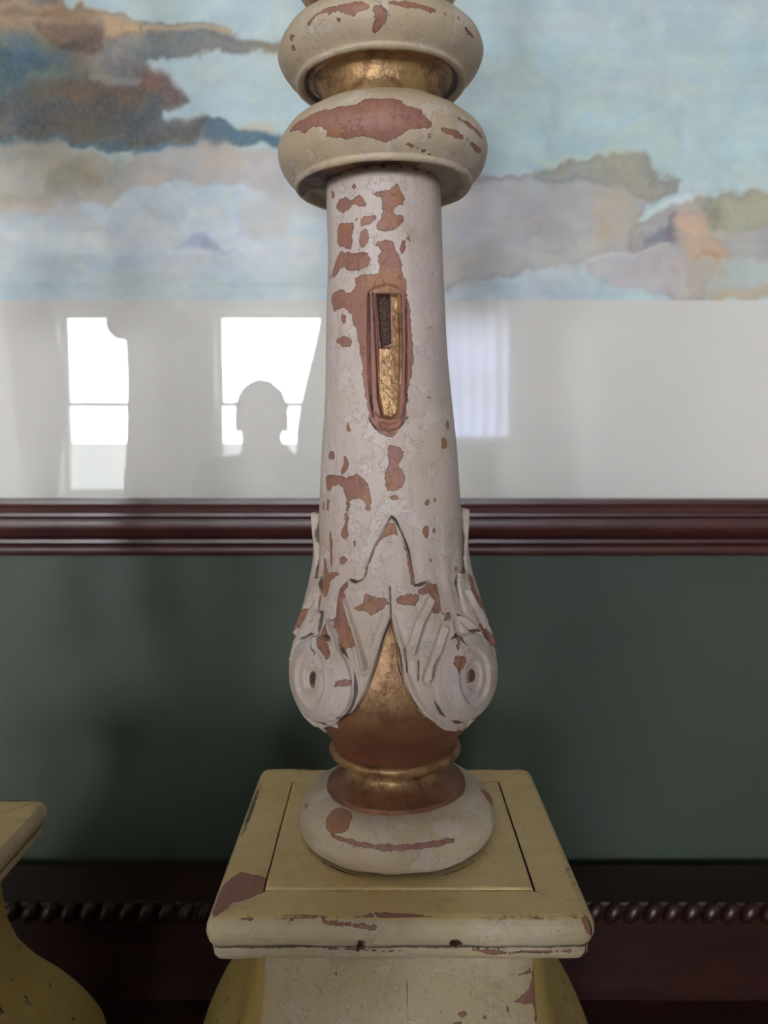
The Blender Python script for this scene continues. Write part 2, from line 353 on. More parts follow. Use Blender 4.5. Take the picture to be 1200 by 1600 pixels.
# watercolour sheet, colours worked out blob by blob and stored on the sheet's own grid
nx, nz = 600, 280
gx = np.linspace(PA0-.002, PA1+.002, nx); gz = np.linspace(zmount-.002, ztop_p+.002, nz); PY = GY+.0092
U, Vv = np.meshgrid(gx, gz)
def fract(u, v, sc, oct=4, seed=0):
    out = np.zeros(u.shape); amp = .5; rs = np.random.RandomState(seed)
    for o_ in range(oct):
        t = rs.rand(257, 257); x = (u*sc+37.3) % 256; y = (v*sc+11.7) % 256; xi = x.astype(int); yi = y.astype(int); fx = x-xi; fy = y-yi
        fx = fx*fx*(3-2*fx); fy = fy*fy*(3-2*fy)
        out += amp*((t[yi, xi]*(1-fx)+t[yi, xi+1]*fx)*(1-fy)+(t[yi+1, xi]*(1-fx)+t[yi+1, xi+1]*fx)*fy); amp *= .5; sc *= 2
    return out/(1-.5**oct)
wu = U+(fract(U, Vv, 22, 5, 1)-.5)*.042+(fract(U, Vv, 90, 4, 3)-.5)*.012; wv = Vv+(fract(U, Vv, 26, 5, 2)-.5)*.032+(fract(U, Vv, 90, 4, 4)-.5)*.010
colr = np.zeros(U.shape+(3,)); colr[:] = (176, 202, 208)
def wash(poly, c, feather=6, op=1.0, edge=0):
    P = [(at(a, b, PY).x, at(a, b, PY).z) for a, b in poly]; d = sdf(wu, wv, P)/.00077
    a = sm(d, -feather, feather)*op
    a *= .80+.55*(fract(wu, wv, 38, 5, len(poly)*7+int(c[0]))-.35)
    a = np.clip(a, 0, 1)[..., None]
    colr[:] = colr*(1-a)+np.array(c)*a
    if edge:
        e = (np.exp(-((d-2)/4)**2)*edge)[..., None]; colr[:] = colr*(1-e)+np.array(c)*.72*e
wash([(-400, 150), (1500, 150), (1500, -900), (-400, -900)], (178, 201, 209), 80, .6)
wash([(450, 60), (1500, 60), (1500, 110), (450, 120)], (160, 196, 204), 25, .5)
wash([(700, 150), (1500, 130), (1500, 260), (700, 300)], (168, 200, 204), 30, .5)
wash([(-400, 320), (520, 260), (900, 300), (900, 520), (-400, 520)], (186, 200, 212), 30, .95)
wash([(-400, 330), (500, 380), (500, 400), (-400, 380)], (205, 214, 224), 25, .7)
wash([(-200, -30), (95, -30), (110, 8), (150, 30), (185, 22), (225, 40), (340, 38), (365, 50), (380, 60), (430, 62), (440, 68), (340, 88), (240, 98), (235, 105), (250, 125), (300, 150), (310, 155), (255, 168), (262, 185), (330, 190), (345, 198), (430, 205), (440, 220), (380, 225), (310, 232), (250, 240), (190, 238), (150, 228), (0, 215), (-200, 215)], (128, 122, 118), 5, 1, .25)
wash([(240, 60), (340, 62), (430, 64), (440, 70), (340, 85), (250, 95), (200, 85)], (128, 136, 134), 8, .8)
wash([(-200, -25), (20, -5), (110, 12), (180, 30), (222, 45), (228, 58), (150, 62), (60, 66), (0, 50), (-200, 40)], (176, 150, 118), 5, .95, .3)
wash([(0, 5), (60, 20), (140, 22), (110, 32), (40, 30), (-50, 18)], (140, 112, 92), 6, .8)
wash([(-100, 30), (40, 28), (55, 45), (10, 55), (-100, 60)], (150, 124, 100), 6, .7)
wash([(150, 34), (190, 24), (225, 42), (220, 56), (180, 55)], (190, 166, 130), 4, .8)
wash([(228, 44), (330, 38), (350, 36), (368, 48), (300, 55), (232, 54)], (194, 178, 146), 3, .95, .3)
wash([(60, 42), (140, 36), (160, 50), (165, 75), (120, 84), (80, 70)], (118, 100, 92), 8, .85)
wash([(90, 60), (170, 66), (150, 80), (100, 80)], (92, 78, 78), 6, .7)
wash([(-200, 50), (50, 52), (108, 82), (112, 120), (60, 150), (0, 162), (-200, 160)], (96, 118, 126), 16, .85)
wash([(-100, 90), (60, 85), (100, 100), (40, 125), (-60, 130)], (70, 98, 112), 8, .6)
wash([(0, 140), (100, 122), (180, 110), (235, 108), (258, 130), (300, 150), (250, 165), (255, 185), (330, 195), (300, 230), (190, 232), (100, 220), (-100, 212), (-100, 150)], (100, 98, 97), 9, .85)
wash([(20, 160), (200, 150), (240, 180), (190, 210), (20, 200)], (86, 90, 94), 12, .6)
wash([(212, 112), (240, 108), (300, 148), (300, 154), (255, 158), (225, 142)], (136, 98, 90), 8, .75)
wash([(60, 140), (210, 120), (220, 145), (80, 155)], (118, 96, 90), 8, .5)
wash(ell(183, 120, 34, 10), (158, 160, 156), 6, .8)
wash([(318, 196), (345, 196), (400, 204), (440, 207), (446, 222), (400, 227), (330, 222)], (78, 120, 144), 6, .85, .2)
wash([(200, 230), (290, 232), (320, 205), (330, 225), (290, 242), (200, 243)], (78, 128, 156), 5, .8)
wash([(-100, 207), (90, 214), (190, 226), (200, 240), (90, 224), (-100, 220)], (80, 118, 140), 4, .8)
wash([(382, 188), (425, 190), (440, 205), (400, 206), (370, 202)], (196, 186, 160), 4, .7)
wash([(-200, 217), (60, 218), (120, 232), (180, 245), (198, 300), (100, 325), (0, 330), (-200, 345)], (172, 166, 152), 8, .9, .15)
wash(ell(38, 275, 55, 24), (198, 196, 188), 12, .8)
wash(ell(118, 275, 45, 30), (150, 142, 122), 12, .8)
wash([(-100, 320), (120, 315), (160, 345), (-100, 360)], (190, 188, 188), 12, .7)
wash([(195, 245), (300, 240), (318, 212), (350, 225), (385, 238), (440, 232), (450, 300), (380, 292), (300, 285), (250, 305), (190, 300)], (184, 178, 172), 8, .9, .1)
wash([(310, 215), (335, 222), (365, 250), (360, 285), (310, 280)], (196, 184, 174), 8, .7)
wash([(380, 240), (450, 235), (470, 300), (400, 300)], (180, 176, 182), 8, .8)
wash(ell(245, 328, 40, 10), (160, 166, 172), 10, .4)
wash([(268, 388), (300, 368), (322, 367), (348, 386), (376, 386), (335, 395), (305, 380)], (150, 162, 190), 6, .75)
wash(ell(415, 340, 40, 30), (190, 188, 184), 12, .6)
wash(ell(475, 300, 50, 28), (176, 176, 170), 12, .7)
wash([(-200, 380), (200, 400), (200, 440), (-200, 430)], (176, 196, 204), 20, .7)
wash([(-200, 430), (520, 430), (520, 470), (-200, 470)], (178, 202, 208), 14, .7)
# right hand coast
wash([(640, 300), (740, 280), (830, 278), (850, 265), (900, 258), (1000, 252), (1040, 275), (1065, 285), (1060, 298), (1020, 310), (1003, 332), (1010, 345), (1000, 380), (920, 392), (760, 445), (640, 445)], (170, 172, 172), 4, .95, .3)
wash([(828, 277), (850, 263), (1000, 251), (1035, 272), (1062, 287), (1058, 299), (1010, 302), (920, 292)], (156, 160, 148), 9, .85, .25)
wash([(770, 250), (1000, 246), (1000, 254), (850, 260)], (190, 204, 190), 5, .6)
wash([(925, 300), (990, 300), (1012, 342), (1000, 380), (940, 385), (922, 335)], (182, 168, 148), 20, .7)
wash([(940, 370), (1010, 360), (1030, 380), (950, 392)], (176, 160, 152), 8, .6)
wash([(735, 279), (830, 279), (830, 285), (740, 288)], (160, 142, 148), 3, .7)
wash([(690, 300), (760, 290), (800, 330), (720, 440), (640, 440)], (190, 192, 198), 12, .8)
wash([(780, 310), (850, 300), (860, 360), (790, 370)], (170, 168, 172), 14, .6)
wash([(800, 390), (990, 360), (1000, 400), (830, 420)], (186, 190, 190), 12, .7)
wash([(1003, 338), (1040, 312), (1110, 305), (1092, 318), (1045, 336)], (198, 218, 222), 4, .95)
wash([(1000, 345), (1060, 322), (1100, 308), (1150, 302), (1400, 292), (1400, 470), (1080, 470), (980, 440)], (172, 170, 164), 4, .95, .25)
wash([(1108, 309), (1150, 300), (1400, 290), (1400, 350), (1190, 350), (1130, 356)], (164, 172, 146), 9, .85, .1)
wash([(1105, 318), (1142, 312), (1142, 350), (1110, 352)], (122, 130, 116), 12, .7)
wash([(1190, 350), (1300, 345), (1300, 420), (1170, 400)], (160, 162, 160), 8, .7)
wash([(1002, 378), (1028, 346), (1066, 333), (1064, 372), (1020, 374)], (104, 108, 132), 7, .75)
wash([(1064, 334), (1090, 324), (1104, 330), (1122, 368), (1140, 425), (1124, 442), (1112, 415), (1082, 405), (1066, 372)], (194, 166, 142), 9, .85, .1)
wash([(1095, 400), (1112, 410), (1130, 440), (1120, 444)], (176, 128, 90), 4, .7)
wash([(920, 398), (1050, 372), (1065, 382), (1090, 462), (960, 462)], (184, 180, 182), 8, .9, .12)
wash([(920, 398), (1050, 373), (1052, 377), (930, 402)], (206, 206, 206), 2, .7)
wash([(740, 440), (960, 432), (966, 470), (700, 472)], (166, 186, 200), 14, .7)
wash([(1110, 420), (1300, 400), (1300, 470), (1110, 470)], (176, 194, 192), 8, .8)
wash([(1120, 458), (1190, 450), (1215, 462), (1200, 470), (1130, 469)], (178, 164, 142), 7, .7)
dk = 1+2.2*np.clip((175-colr.mean(-1, keepdims=True))/70, 0, 1)      # loaded-brush pooling, strongest in the dark cliffs
for sd_, sc_, tint in ((201, 13, (1.05, 1.0, .95)), (202, 24, (.95, 1.0, 1.05)), (203, 40, (1.05, 1.03, .98)), (204, 33, (.94, .96, .99))):
    n_ = fract(wu, wv*1.5, sc_, 4, sd_)-.53; a_ = sm(n_, -.012, .018)[..., None]*(.35+.25*(dk-1))
    colr = colr*(1-a_)+colr*np.array(tint)**(1+.25*(dk-1))*a_
    colr = colr*(1-np.exp(-(n_/.008)**2)[..., None]*.016*dk)
gm = colr.mean(-1, keepdims=True); colr = gm+(colr-gm)*.86
v = (fract(wu, wv, 45, 5, 77)-.5)[..., None]; colr = colr*(1+v*.09)
v = (fract(U*.25, Vv*1.6, 60, 4, 78)-.5)[..., None]; colr = colr*(1+v*.05)
KP = 1.42
c_ = np.clip(colr/255, 0, 1); c_ = np.where(c_ <= .04045, c_/12.92, ((c_+.055)/1.055)**2.4)*KP
c_ = np.clip(c_*np.array([1.10, 1.02, .98])-.02, 0, .92)
verts = np.stack([U.ravel(), np.full(U.size, PY)-WY, Vv.ravel()-pic.location.z], 1)
idx = np.arange(nx*nz).reshape(nz, nx); fc = np.stack([idx[:-1, :-1].ravel(), idx[:-1, 1:].ravel(), idx[1:, 1:].ravel(), idx[1:, :-1].ravel()], 1)
def mesh_np(name, verts, faces, smooth=True):
    me = bpy.data.meshes.new(name); nv, nf = len(verts), len(faces)
    me.vertices.add(nv); me.vertices.foreach_set('co', np.ascontiguousarray(verts, dtype=np.float32).ravel())
    me.loops.add(nf*4); me.loops.foreach_set('vertex_index', np.ascontiguousarray(faces, dtype=np.int32).ravel())
    me.polygons.add(nf); me.polygons.foreach_set('loop_start', np.arange(0, nf*4, 4, dtype=np.int32)); me.polygons.foreach_set('loop_total', np.full(nf, 4, dtype=np.int32))
    me.update(calc_edges=True)
    if smooth: me.polygons.foreach_set('use_smooth', np.ones(nf, dtype=bool))
    return me
me = mesh_np('painted_sheet', verts, fc)
ca = me.color_attributes.new('pigment', 'FLOAT_COLOR', 'POINT'); ca.data.foreach_set('color', np.concatenate([c_.reshape(-1, 3), np.ones((U.size, 1))], 1).astype(np.float32).ravel())
s = NT('watercolour_pigment').obj(); a = s.n('Attribute', attribute_name='pigment')
s.set(Base_Color=s.mix(s.math('MULTIPLY', s.step(s.noise(220, 5, .7), .4, .7), .10), a.outputs['Color'], lin((240, 238, 232))), Roughness=.9); s.b.inputs['Specular IOR Level'].default_value = .1
link('painting', me, s.m, pic)
loc_par(box('backing_board', M['mount'], PX0, PX1, GY+.0115, WY-.002, zb_in, zt_in), pic)

# ------------------------------------------------------------------ mahogany sideboard with raised back shelf
TZ = E-.655
sb = empty('sideboard', (0, .52, 0), 'near-black mahogany sideboard that carries both candlesticks, below the picture', 'sideboard')
def sbx(name, *a, bevel=.003, mat='dark_mahogany'):
    return loc_par(box(name, M[mat], *a, bevel=bevel), sb)
shz = at(600, 1350, WY-.02).z; yf = .835; SX = 1.05
sbx('top', -SX, SX, .10, WY-.021, TZ-.03, TZ)
gs = empty('gallery_shelf', (0, yf, TZ), 'dark mahogany raised shelf with carved front edge, against the green wall', 'shelf')
def gsx(name, *a, bevel=.003): return loc_par(box(name, M['dark_mahogany'], *a, bevel=bevel), gs)
gsx('shelf_board', -SX, SX, yf-.004, WY-.021, shz-.022, shz)
gsx('front_board', -SX, SX, yf+.006, WY-.021, TZ+.0002, shz-.0221)
bm = bmesh.new()                                        # carved gadroon edge
for k in range(int(2*SX/.022)):
    x = -SX+.011+k*.022
    m_ = Matrix.Translation((x, yf-.006, shz-.011)) @ Matrix.Rotation(R(28), 4, 'Y') @ Matrix.Diagonal((.0088, .009, .014, 1))
    bmesh.ops.create_uvsphere(bm, u_segments=12, v_segments=8, radius=1, matrix=m_)
loc_par(finish(bm, 'carved_moulding', M['dark_mahogany'], None, True), gs)
sbx('carcass', -SX+.05, SX-.05, .14, WY-.03, .12, TZ-.0301)
for k in range(3):
    xa = -SX+.08+k*.65
    d = sbx('door', xa, xa+.61, .119, .1399, .15, TZ-.22)
    dd = sbx('drawer', xa, xa+.61, .119, .1399, TZ-.2, TZ-.05)
    bm = bmesh.new(); bmesh.ops.create_uvsphere(bm, u_segments=16, v_segments=10, radius=.016, matrix=Matrix.Translation((xa+.3, .106, TZ-.125))); kb = finish(bm, 'knob', M['brass'], None, True)
    kb.parent = dd; kb.matrix_parent_inverse = Matrix.Translation(-Vector(sb.location))
for xa in (-SX+.05, SX-.13):
    for ya in (.14, WY-.11): sbx('leg', xa, xa+.08, ya, ya+.08, 0, .1199)

# ------------------------------------------------------------------ the candlesticks
D = .54; X0 = .0095; LEAN = R(-1.25)
SLZ = E-.2853                                            # top of tablet
PIV = Vector((X0, D, SLZ)); RM = Matrix.Rotation(LEAN, 3, 'Y'); RI = RM.inverted()
def pr(y0, wpx):
    p = at(600, y0, D); zc = D*math.cos(TH)+(E-p.z)*math.sin(TH); t = wpx*zc/F
    return (t/math.sqrt(1+(t/D)**2), p.z-SLZ)
def smooth_profile(segs, ds=.0008):
    out = []
    for seg in segs:
        P = [np.array(pr(*p)) for p in seg]; Q = []
        if len(P) == 2: 
            n = max(2, int(np.linalg.norm(P[1]-P[0])/ds)+1); Q = [P[0]+(P[1]-P[0])*t for t in np.linspace(0, 1, n)]
        else:
            PP = [2*P[0]-P[1]]+P+[2*P[-1]-P[-2]]
            for i in range(1, len(PP)-2):
                p0, p1, p2, p3 = PP[i-1:i+3]; n = max(3, int(np.linalg.norm(p2-p1)/ds)+1)
                t0 = 0; t1 = np.linalg.norm(p1-p0)**.5; t2 = t1+np.linalg.norm(p2-p1)**.5; t3 = t2+np.linalg.norm(p3-p2)**.5
                for t in np.linspace(t1, t2, n, endpoint=(i == len(PP)-3)):
                    A1 = (t1-t)/(t1-t0)*p0+(t-t0)/(t1-t0)*p1; A2 = (t2-t)/(t2-t1)*p1+(t-t1)/(t2-t1)*p2; A3 = (t3-t)/(t3-t2)*p2+(t-t2)/(t3-t2)*p3
                    B1 = (t2-t)/(t2-t0)*A1+(t-t0)/(t2-t0)*A2; B2 = (t3-t)/(t3-t1)*A2+(t-t1)/(t3-t1)*A3
                    Q.append((t2-t)/(t2-t1)*B1+(t-t1)/(t2-t1)*B2)
        out += Q if not out else Q[(1 if np.linalg.norm(out[-1]-Q[0]) < 1e-7 else 0):]
    P = np.array(out); s_ = np.concatenate([[0], np.cumsum(np.linalg.norm(np.diff(P, axis=0), axis=1))]); return P, s_
PROF = dict(
 vase=[[(-275, 58), (-262, 62), (-235, 92), (-170, 136), (-100, 150), (-40, 139), (0, 117), (18, 104), (30, 93)]],
 upper_ring=[[(44, 88), (42, 100), (46, 116), (54, 132), (66, 147), (80, 157), (94, 160), (107, 156), (119, 147), (128, 137), (132, 133)], [(132, 133), (135, 133), (138, 129), (138, 125), (135, 121)], [(135, 121), (131, 118), (129, 113)]],
 collar=[[(128, 115), (131, 112), (133, 107), (131, 104)], [(131, 104), (138, 98), (150, 93), (163, 91), (176, 94), (190, 97)]],
 lower_ring=[[(186, 92), (183, 97), (186, 110), (193, 125), (204, 141), (218, 154), (234, 162), (248, 163), (262, 160), (275, 152), (285, 143), (289, 139)], [(289, 139), (293, 139), (297, 136), (297, 131), (293, 127)], [(293, 127), (288, 122)], [(288, 122), (289, 88)]],
 shaft=[[(287, 88.5), (300, 89.5), (400, 90), (470, 92), (543, 94.5), (614, 98), (710, 106), (790, 111)]],
 bulb=[[(790, 111), (843, 112.5), (884, 116), (919, 125), (964, 139), (1000, 150), (1025, 155), (1055, 155), (1085, 147), (1110, 131), (1130, 111), (1148, 98), (1158, 95)]],
 bead=[[(1158, 94), (1160, 101), (1166, 103), (1172, 100), (1175, 93)]],
 neck=[[(1174, 93), (1180, 79), (1190, 74), (1200, 79), (1209, 93), (1216, 107)], [(1216, 107), (1223, 108)]],
 foot=[[(1222, 104), (1224, 112), (1231, 129), (1243, 143), (1258, 151), (1270, 152), (1281, 149), (1286.5, 146)]])
PRO = {k: smooth_profile(v) for k, v in PROF.items()}
allp = np.concatenate([PRO[k][0] for k in ('vase', 'upper_ring', 'collar', 'lower_ring', 'shaft', 'bulb', 'bead', 'neck', 'foot')])
zq = np.linspace(allp[:, 1].min(), allp[:, 1].max(), 3000); Rz = np.zeros(3000)
for k in PRO:
    P = PRO[k][0]; o_ = np.argsort(P[:, 1]); r_ = np.interp(zq, P[o_, 1], P[o_, 0], left=0, right=0); Rz = np.maximum(Rz, r_)
def hit(px, py, part):
    """photo pixel -> (theta, arc length) on one turned part"""
    cx, cy = (px-600)/F, (800-py)/F
    d = RI @ Vector((cx, math.cos(TH)+cy*math.sin(TH), -math.sin(TH)+cy*math.cos(TH))); o_ = RI @ (Vector((0, 0, E))-PIV)
    t = np.arange(.30, .62, .0002); x = o_.x+d.x*t; y = o_.y+d.y*t; z = o_.z+d.z*t
    r = np.hypot(x, y); q = r-np.interp(z, zq, Rz)
    ins = np.nonzero(q < 0)[0]; i = ins[0] if len(ins) else int(np.argmin(q))
    P, s_ = PRO[part]; k = int(np.argmin((P[:, 0]-r[i])**2+(P[:, 1]-z[i])**2))
    return math.atan2(x[i], -y[i]), s_[k]
def chaikin(P, n=2):
    for _ in range(n): P = [q for a, b in zip(P, P[1:]+P[:1]) for q in ((a[0]*.75+b[0]*.25, a[1]*.75+b[1]*.25), (a[0]*.25+b[0]*.75, a[1]*.25+b[1]*.75))]
    return P
def polys(part, lst, conv, Rr, rnd=0): return [chaikin([(h[0]*Rr, h[1]) for h in (hit(*conv(p), part) for p in poly)], rnd) for poly in lst]

def thetas(df=.5, db=2.5, lim=100):
    a = np.arange(-lim, lim+.01, df); b = np.arange(lim+db, 360-lim-.01, db); return np.radians(np.concatenate([a, b]))
def revolve(part, th, disp=None):
    P, s_ = PRO[part]; n = len(s_)
    T = np.gradient(P, axis=0); T /= np.linalg.norm(T, axis=1)[:, None]+1e-12
    N = np.stack([-T[:, 1], T[:, 0]], 1)                # profile runs downward: normal points outward
    THg, SG = np.meshgrid(th, s_); rr = np.repeat(P[:, 0][:, None], len(th), 1); zz = np.repeat(P[:, 1][:, None], len(th), 1)
    if disp is not None: rr = rr+N[:, 0][:, None]*disp(THg, SG); zz = zz+N[:, 1][:, None]*disp(THg, SG)
    co = np.stack([rr*np.sin(THg), -rr*np.cos(THg), zz], -1)
    return THg, SG, co
def grid_faces(nr, nc, wrap=True):
    idx = np.arange(nr*nc).reshape(nr, nc); b = np.roll(idx, -1, 1) if wrap else idx[:, 1:]; a = idx if wrap else idx[:, :-1]
    return np.stack([a[:-1].ravel(), a[1:].ravel(), b[1:].ravel(), b[:-1].ravel()], 1)
root = empty('altar_candlestick', (X0, D, TZ), 'tall carved candlestick with flaking cream paint and worn gilding, standing in the centre foreground', 'candlestick', 'painted altar candlesticks')
LOC = Vector((0, 0, SLZ-TZ))
def stem_part(name, part, mat, chips=(), gilt=None, dirt_dark=None, tarn=0.0, th=None, disp=None, parent=None, chipfn=None, keep=None):
    th = thetas() if th is None else th
    THg, SG, co = revolve(part, th, disp); fc = grid_faces(*THg.shape)
    me = mesh_np(name, co.reshape(-1, 3), fc)
    Rr = PRO[part][0][:, 0].mean(); Uu = (np.mod(THg+math.pi, 2*math.pi)-math.pi)*Rr
    ch = union(Uu, SG, chips)
    if chipfn is not None: ch = np.maximum(ch, chipfn(THg, SG, co))
    set_attr(me, 'chip', ch)
    set_attr(me, 'gilt', gilt(THg, SG) if callable(gilt) else np.full(Uu.shape, -.01 if gilt is None else gilt))
    set_attr(me, 'dirt_dark', dirt_dark(THg, SG) if callable(dirt_dark) else np.full(Uu.shape, -.01))
    set_attr(me, 'tarnish', tarn(THg, SG) if callable(tarn) else np.full(Uu.shape, tarn))
    o = link(name, me, mat, parent or root); 
    if parent is None: o.location = LOC; o.rotation_euler = (0, LEAN, 0)
    return o
def Rm(part): return PRO[part][0][:, 0].mean()
wob = lambda amp, f1=3, f2=120: (lambda T, S_: amp*(np.sin(T*f1+S_*f2)+.6*np.sin(T*7-S_*f2*1.7+1)+.4*np.sin(T*13+S_*200)))

# vase above the frame edge, drip pan, candle
va = stem_part('vase_knop', 'vase', M['ring'], gilt=.01, tarn=.35, th=thetas(1.5, 3)); va['label'] = 'gilded turned knop'
def lathe(name, pts, mat, parent, loc=None, seg=64):
    bm = bmesh.new(); rows = [[bm.verts.new((r*math.sin(2*math.pi*k/seg), -r*math.cos(2*math.pi*k/seg), z)) for k in range(seg)] for r, z in pts]
    for a, b in zip(rows[:-1], rows[1:]):
        for k in range(seg): bm.faces.new((a[k], a[(k+1) % seg], b[(k+1) % seg], b[k]))
    bm.faces.new(rows[0]); bm.faces.new(rows[-1][::-1])
    o = finish(bm, name, mat, parent, True)
    if loc is not None: o.location = loc; o.rotation_euler = (0, LEAN, 0)
    return o
zv = PRO['vase'][0][0][1]
lathe('drip_pan', [(.024, zv-.002), (.03, zv+.006), (.06, zv+.012), (.088, zv+.022), (.092, zv+.026), (.088, zv+.027), (.05, zv+.018), (.022, zv+.016)], M['ring'], root, LOC)
lathe('candle', [(.021, zv+.0155), (.021, zv+.17), (.018, zv+.176), (.004, zv+.178)], M['wax'], root, LOC)['label'] = 'ivory wax candle'

Rr = Rm('upper_ring')
ch = polys('upper_ring', [[(245, 100), (300, 55), (380, 25), (530, 8), (535, 40), (480, 55), (460, 80), (420, 65), (330, 60), (290, 75), (240, 125)],
 [(545, 30), (600, 28), (618, 60), (605, 120), (575, 148), (548, 150), (550, 80)], [(620, 10), (700, 8), (840, 45), (840, 60), (780, 52), (700, 30), (640, 26)],
 ell(388, 92, 14, 14), [(975, 120), (1015, 158), (1022, 182), (985, 150)], [(170, 160), (185, 170), (160, 195)], ell(175, 222, 10, 14)], c1, Rr, 1)
stem_part('upper_ring', 'upper_ring', M['ring'], ch, disp=wob(.0003), dirt_dark=lambda T, S_: np.where(S_ > PRO['upper_ring'][1][-1]-.0042, .001, -.01))  # inner recess of the underside coloured dark
stem_part('gilt_collar', 'collar', M['stem'], gilt=.01, tarn=lambda T, S_: np.clip(.25+.5*np.abs(np.sin(T*.5))**2, 0, 1), disp=wob(.00035))['label'] = 'worn gold collar'
Rr = Rm('lower_ring')
ch = polys('lower_ring', [[(320, 520), (400, 500), (490, 480), (500, 462), (690, 465), (690, 490), (770, 510), (800, 560), (830, 580), (820, 605), (720, 600), (680, 640), (600, 660), (560, 655), (480, 640), (420, 665), (380, 640), (330, 655), (335, 605), (260, 595), (215, 640), (205, 605), (150, 625), (180, 590), (260, 540)],
 [(850, 598), (900, 603), (960, 622), (972, 655), (930, 642), (880, 622)], [(980, 645), (1020, 670), (1058, 702), (1050, 730), (1000, 690)], [(930, 540), (1000, 575), (1060, 640), (1060, 655), (990, 600)], [(690, 665), (760, 690), (820, 720), (815, 735), (740, 700)]], c1, Rr, 1)
sL = PRO['lower_ring'][1][-1]
stem_part('lower_ring', 'lower_ring', M['ring'], ch, disp=wob(.0003),
          chipfn=lambda T, S_, co: np.where((S_ > sL-.021) & (T > -1.3) & (T < .55), .001, -.01), dirt_dark=lambda T, S_: np.where((S_ > sL-.021) & ((np.abs(T+.1) < .35) | (T < -.9)), .0004, -.01)-.0002)

# shaft with its sunk gilt slot
P_s, s_s = PRO['shaft']; Rr = Rm('shaft')
c1s = [[(380, 940), (430, 920), (445, 945), (490, 910), (525, 955), (500, 975), (455, 955), (440, 985), (405, 1005), (375, 985)],
 [(560, 895), (640, 890), (660, 860), (672, 890), (697, 930), (690, 955), (660, 965), (640, 1000), (695, 1010), (690, 1040), (650, 1075), (600, 1090), (560, 1065), (565, 1045), (590, 1030), (595, 960), (590, 920), (555, 915)],
 [(390, 1045), (455, 1040), (460, 1060), (450, 1110), (455, 1140), (440, 1170), (380, 1150), (378, 1100)], [(495, 1020), (560, 1010), (560, 1030), (530, 1050), (490, 1070)],
 [(490, 1080), (520, 1075), (530, 1100), (520, 1140), (495, 1165), (478, 1140)], [(385, 1180), (460, 1190), (500, 1170), (530, 1185), (530, 1240), (500, 1265), (440, 1270), (410, 1240), (370, 1310), (358, 1300)],
 [(550, 1140), (600, 1120), (640, 1130), (660, 1180), (690, 1230), (680, 1260), (700, 1300), (705, 1360), (620, 1360), (530, 1360), (470, 1350), (470, 1290), (490, 1320), (550, 1300), (590, 1260), (570, 1210), (590, 1170)],
 [(670, 1190), (685, 1125), (705, 1125), (705, 1160), (690, 1195)], [(352, 895), (364, 890), (366, 925), (356, 935)], ell(460, 872, 12, 10)]
c2s = [[(400, 0), (685, 0), (690, 90), (712, 230), (715, 330), (727, 400), (722, 500), (705, 600), (692, 720), (690, 790), (640, 860), (600, 900), (560, 880), (510, 850), (480, 800), (465, 680), (452, 600), (445, 480), (425, 380), (405, 290), (375, 200), (340, 180), (290, 210), (275, 150), (280, 100), (340, 80), (370, 100), (410, 70)],
 [(328, 215), (350, 210), (354, 262), (330, 258)], ell(352, 368, 32, 32), ell(310, 362, 8, 10), ell(370, 842, 13, 22), ell(914, 825, 11, 30), ell(893, 930, 18, 32), ell(278, 997, 15, 27),
 [(340, 985), (366, 1005), (372, 1050), (350, 1100), (320, 1092), (345, 1040)],
 [(245, 1100), (290, 1098), (330, 1105), (350, 1120), (405, 1095), (455, 1120), (490, 1180), (495, 1290), (470, 1310), (455, 1240), (420, 1225), (375, 1240), (365, 1330), (362, 1420), (345, 1420), (355, 1300), (350, 1200), (310, 1150), (280, 1160), (270, 1190), (248, 1190)],
 [(585, 940), (640, 935), (680, 985), (660, 1030), (640, 1050), (675, 1100), (680, 1170), (620, 1200), (575, 1185), (570, 1100), (590, 1060), (585, 980)],
 [(600, 1212), (645, 1220), (640, 1240), (602, 1240)], [(780, 1262), (800, 1240), (820, 1243), (800, 1270)], ell(845, 1243, 5, 14), [(226, 1250), (238, 1250), (236, 1310), (226, 1305)], [(249, 1230), (262, 1230), (262, 1310), (250, 1322)]]
ch = polys('shaft', c1s, c1, Rr, 1)+polys('shaft', c2s, c2, Rr, 1)
slot = polys('shaft', [[(470, 95), (510, 60), (580, 45), (640, 60), (688, 95), (700, 260), (702, 500), (692, 700), (672, 780), (620, 800), (540, 795), (492, 740), (472, 600), (465, 350)]], c2, Rr)[0]
slot_g = polys('shaft', [[(500, 95), (660, 95), (668, 380), (664, 640), (650, 770), (600, 797), (545, 780), (520, 650), (515, 380)]], c2, Rr)[0]
pit = polys('shaft', [[(515, 100), (605, 95), (610, 370), (545, 392), (535, 350)]], c2, Rr)[0]
scoop = polys('shaft', [[(520, 800), (600, 812), (665, 798), (640, 845), (590, 858), (545, 845)]], c2, Rr)[0]
sl_lines = polys('shaft', [[(478, 100), (480, 400), (490, 700), (505, 780)], [(690, 100), (694, 400), (690, 690), (672, 775)], [(500, 95), (516, 380), (530, 680), (552, 780)], [(664, 100), (672, 400), (664, 600)], [(535, 392), (600, 396), (655, 380)], [(480, 790), (520, 850), (590, 862), (650, 840), (698, 780)]], c2, Rr)
def uv(T): return (np.mod(T+math.pi, 2*math.pi)-math.pi)*Rr
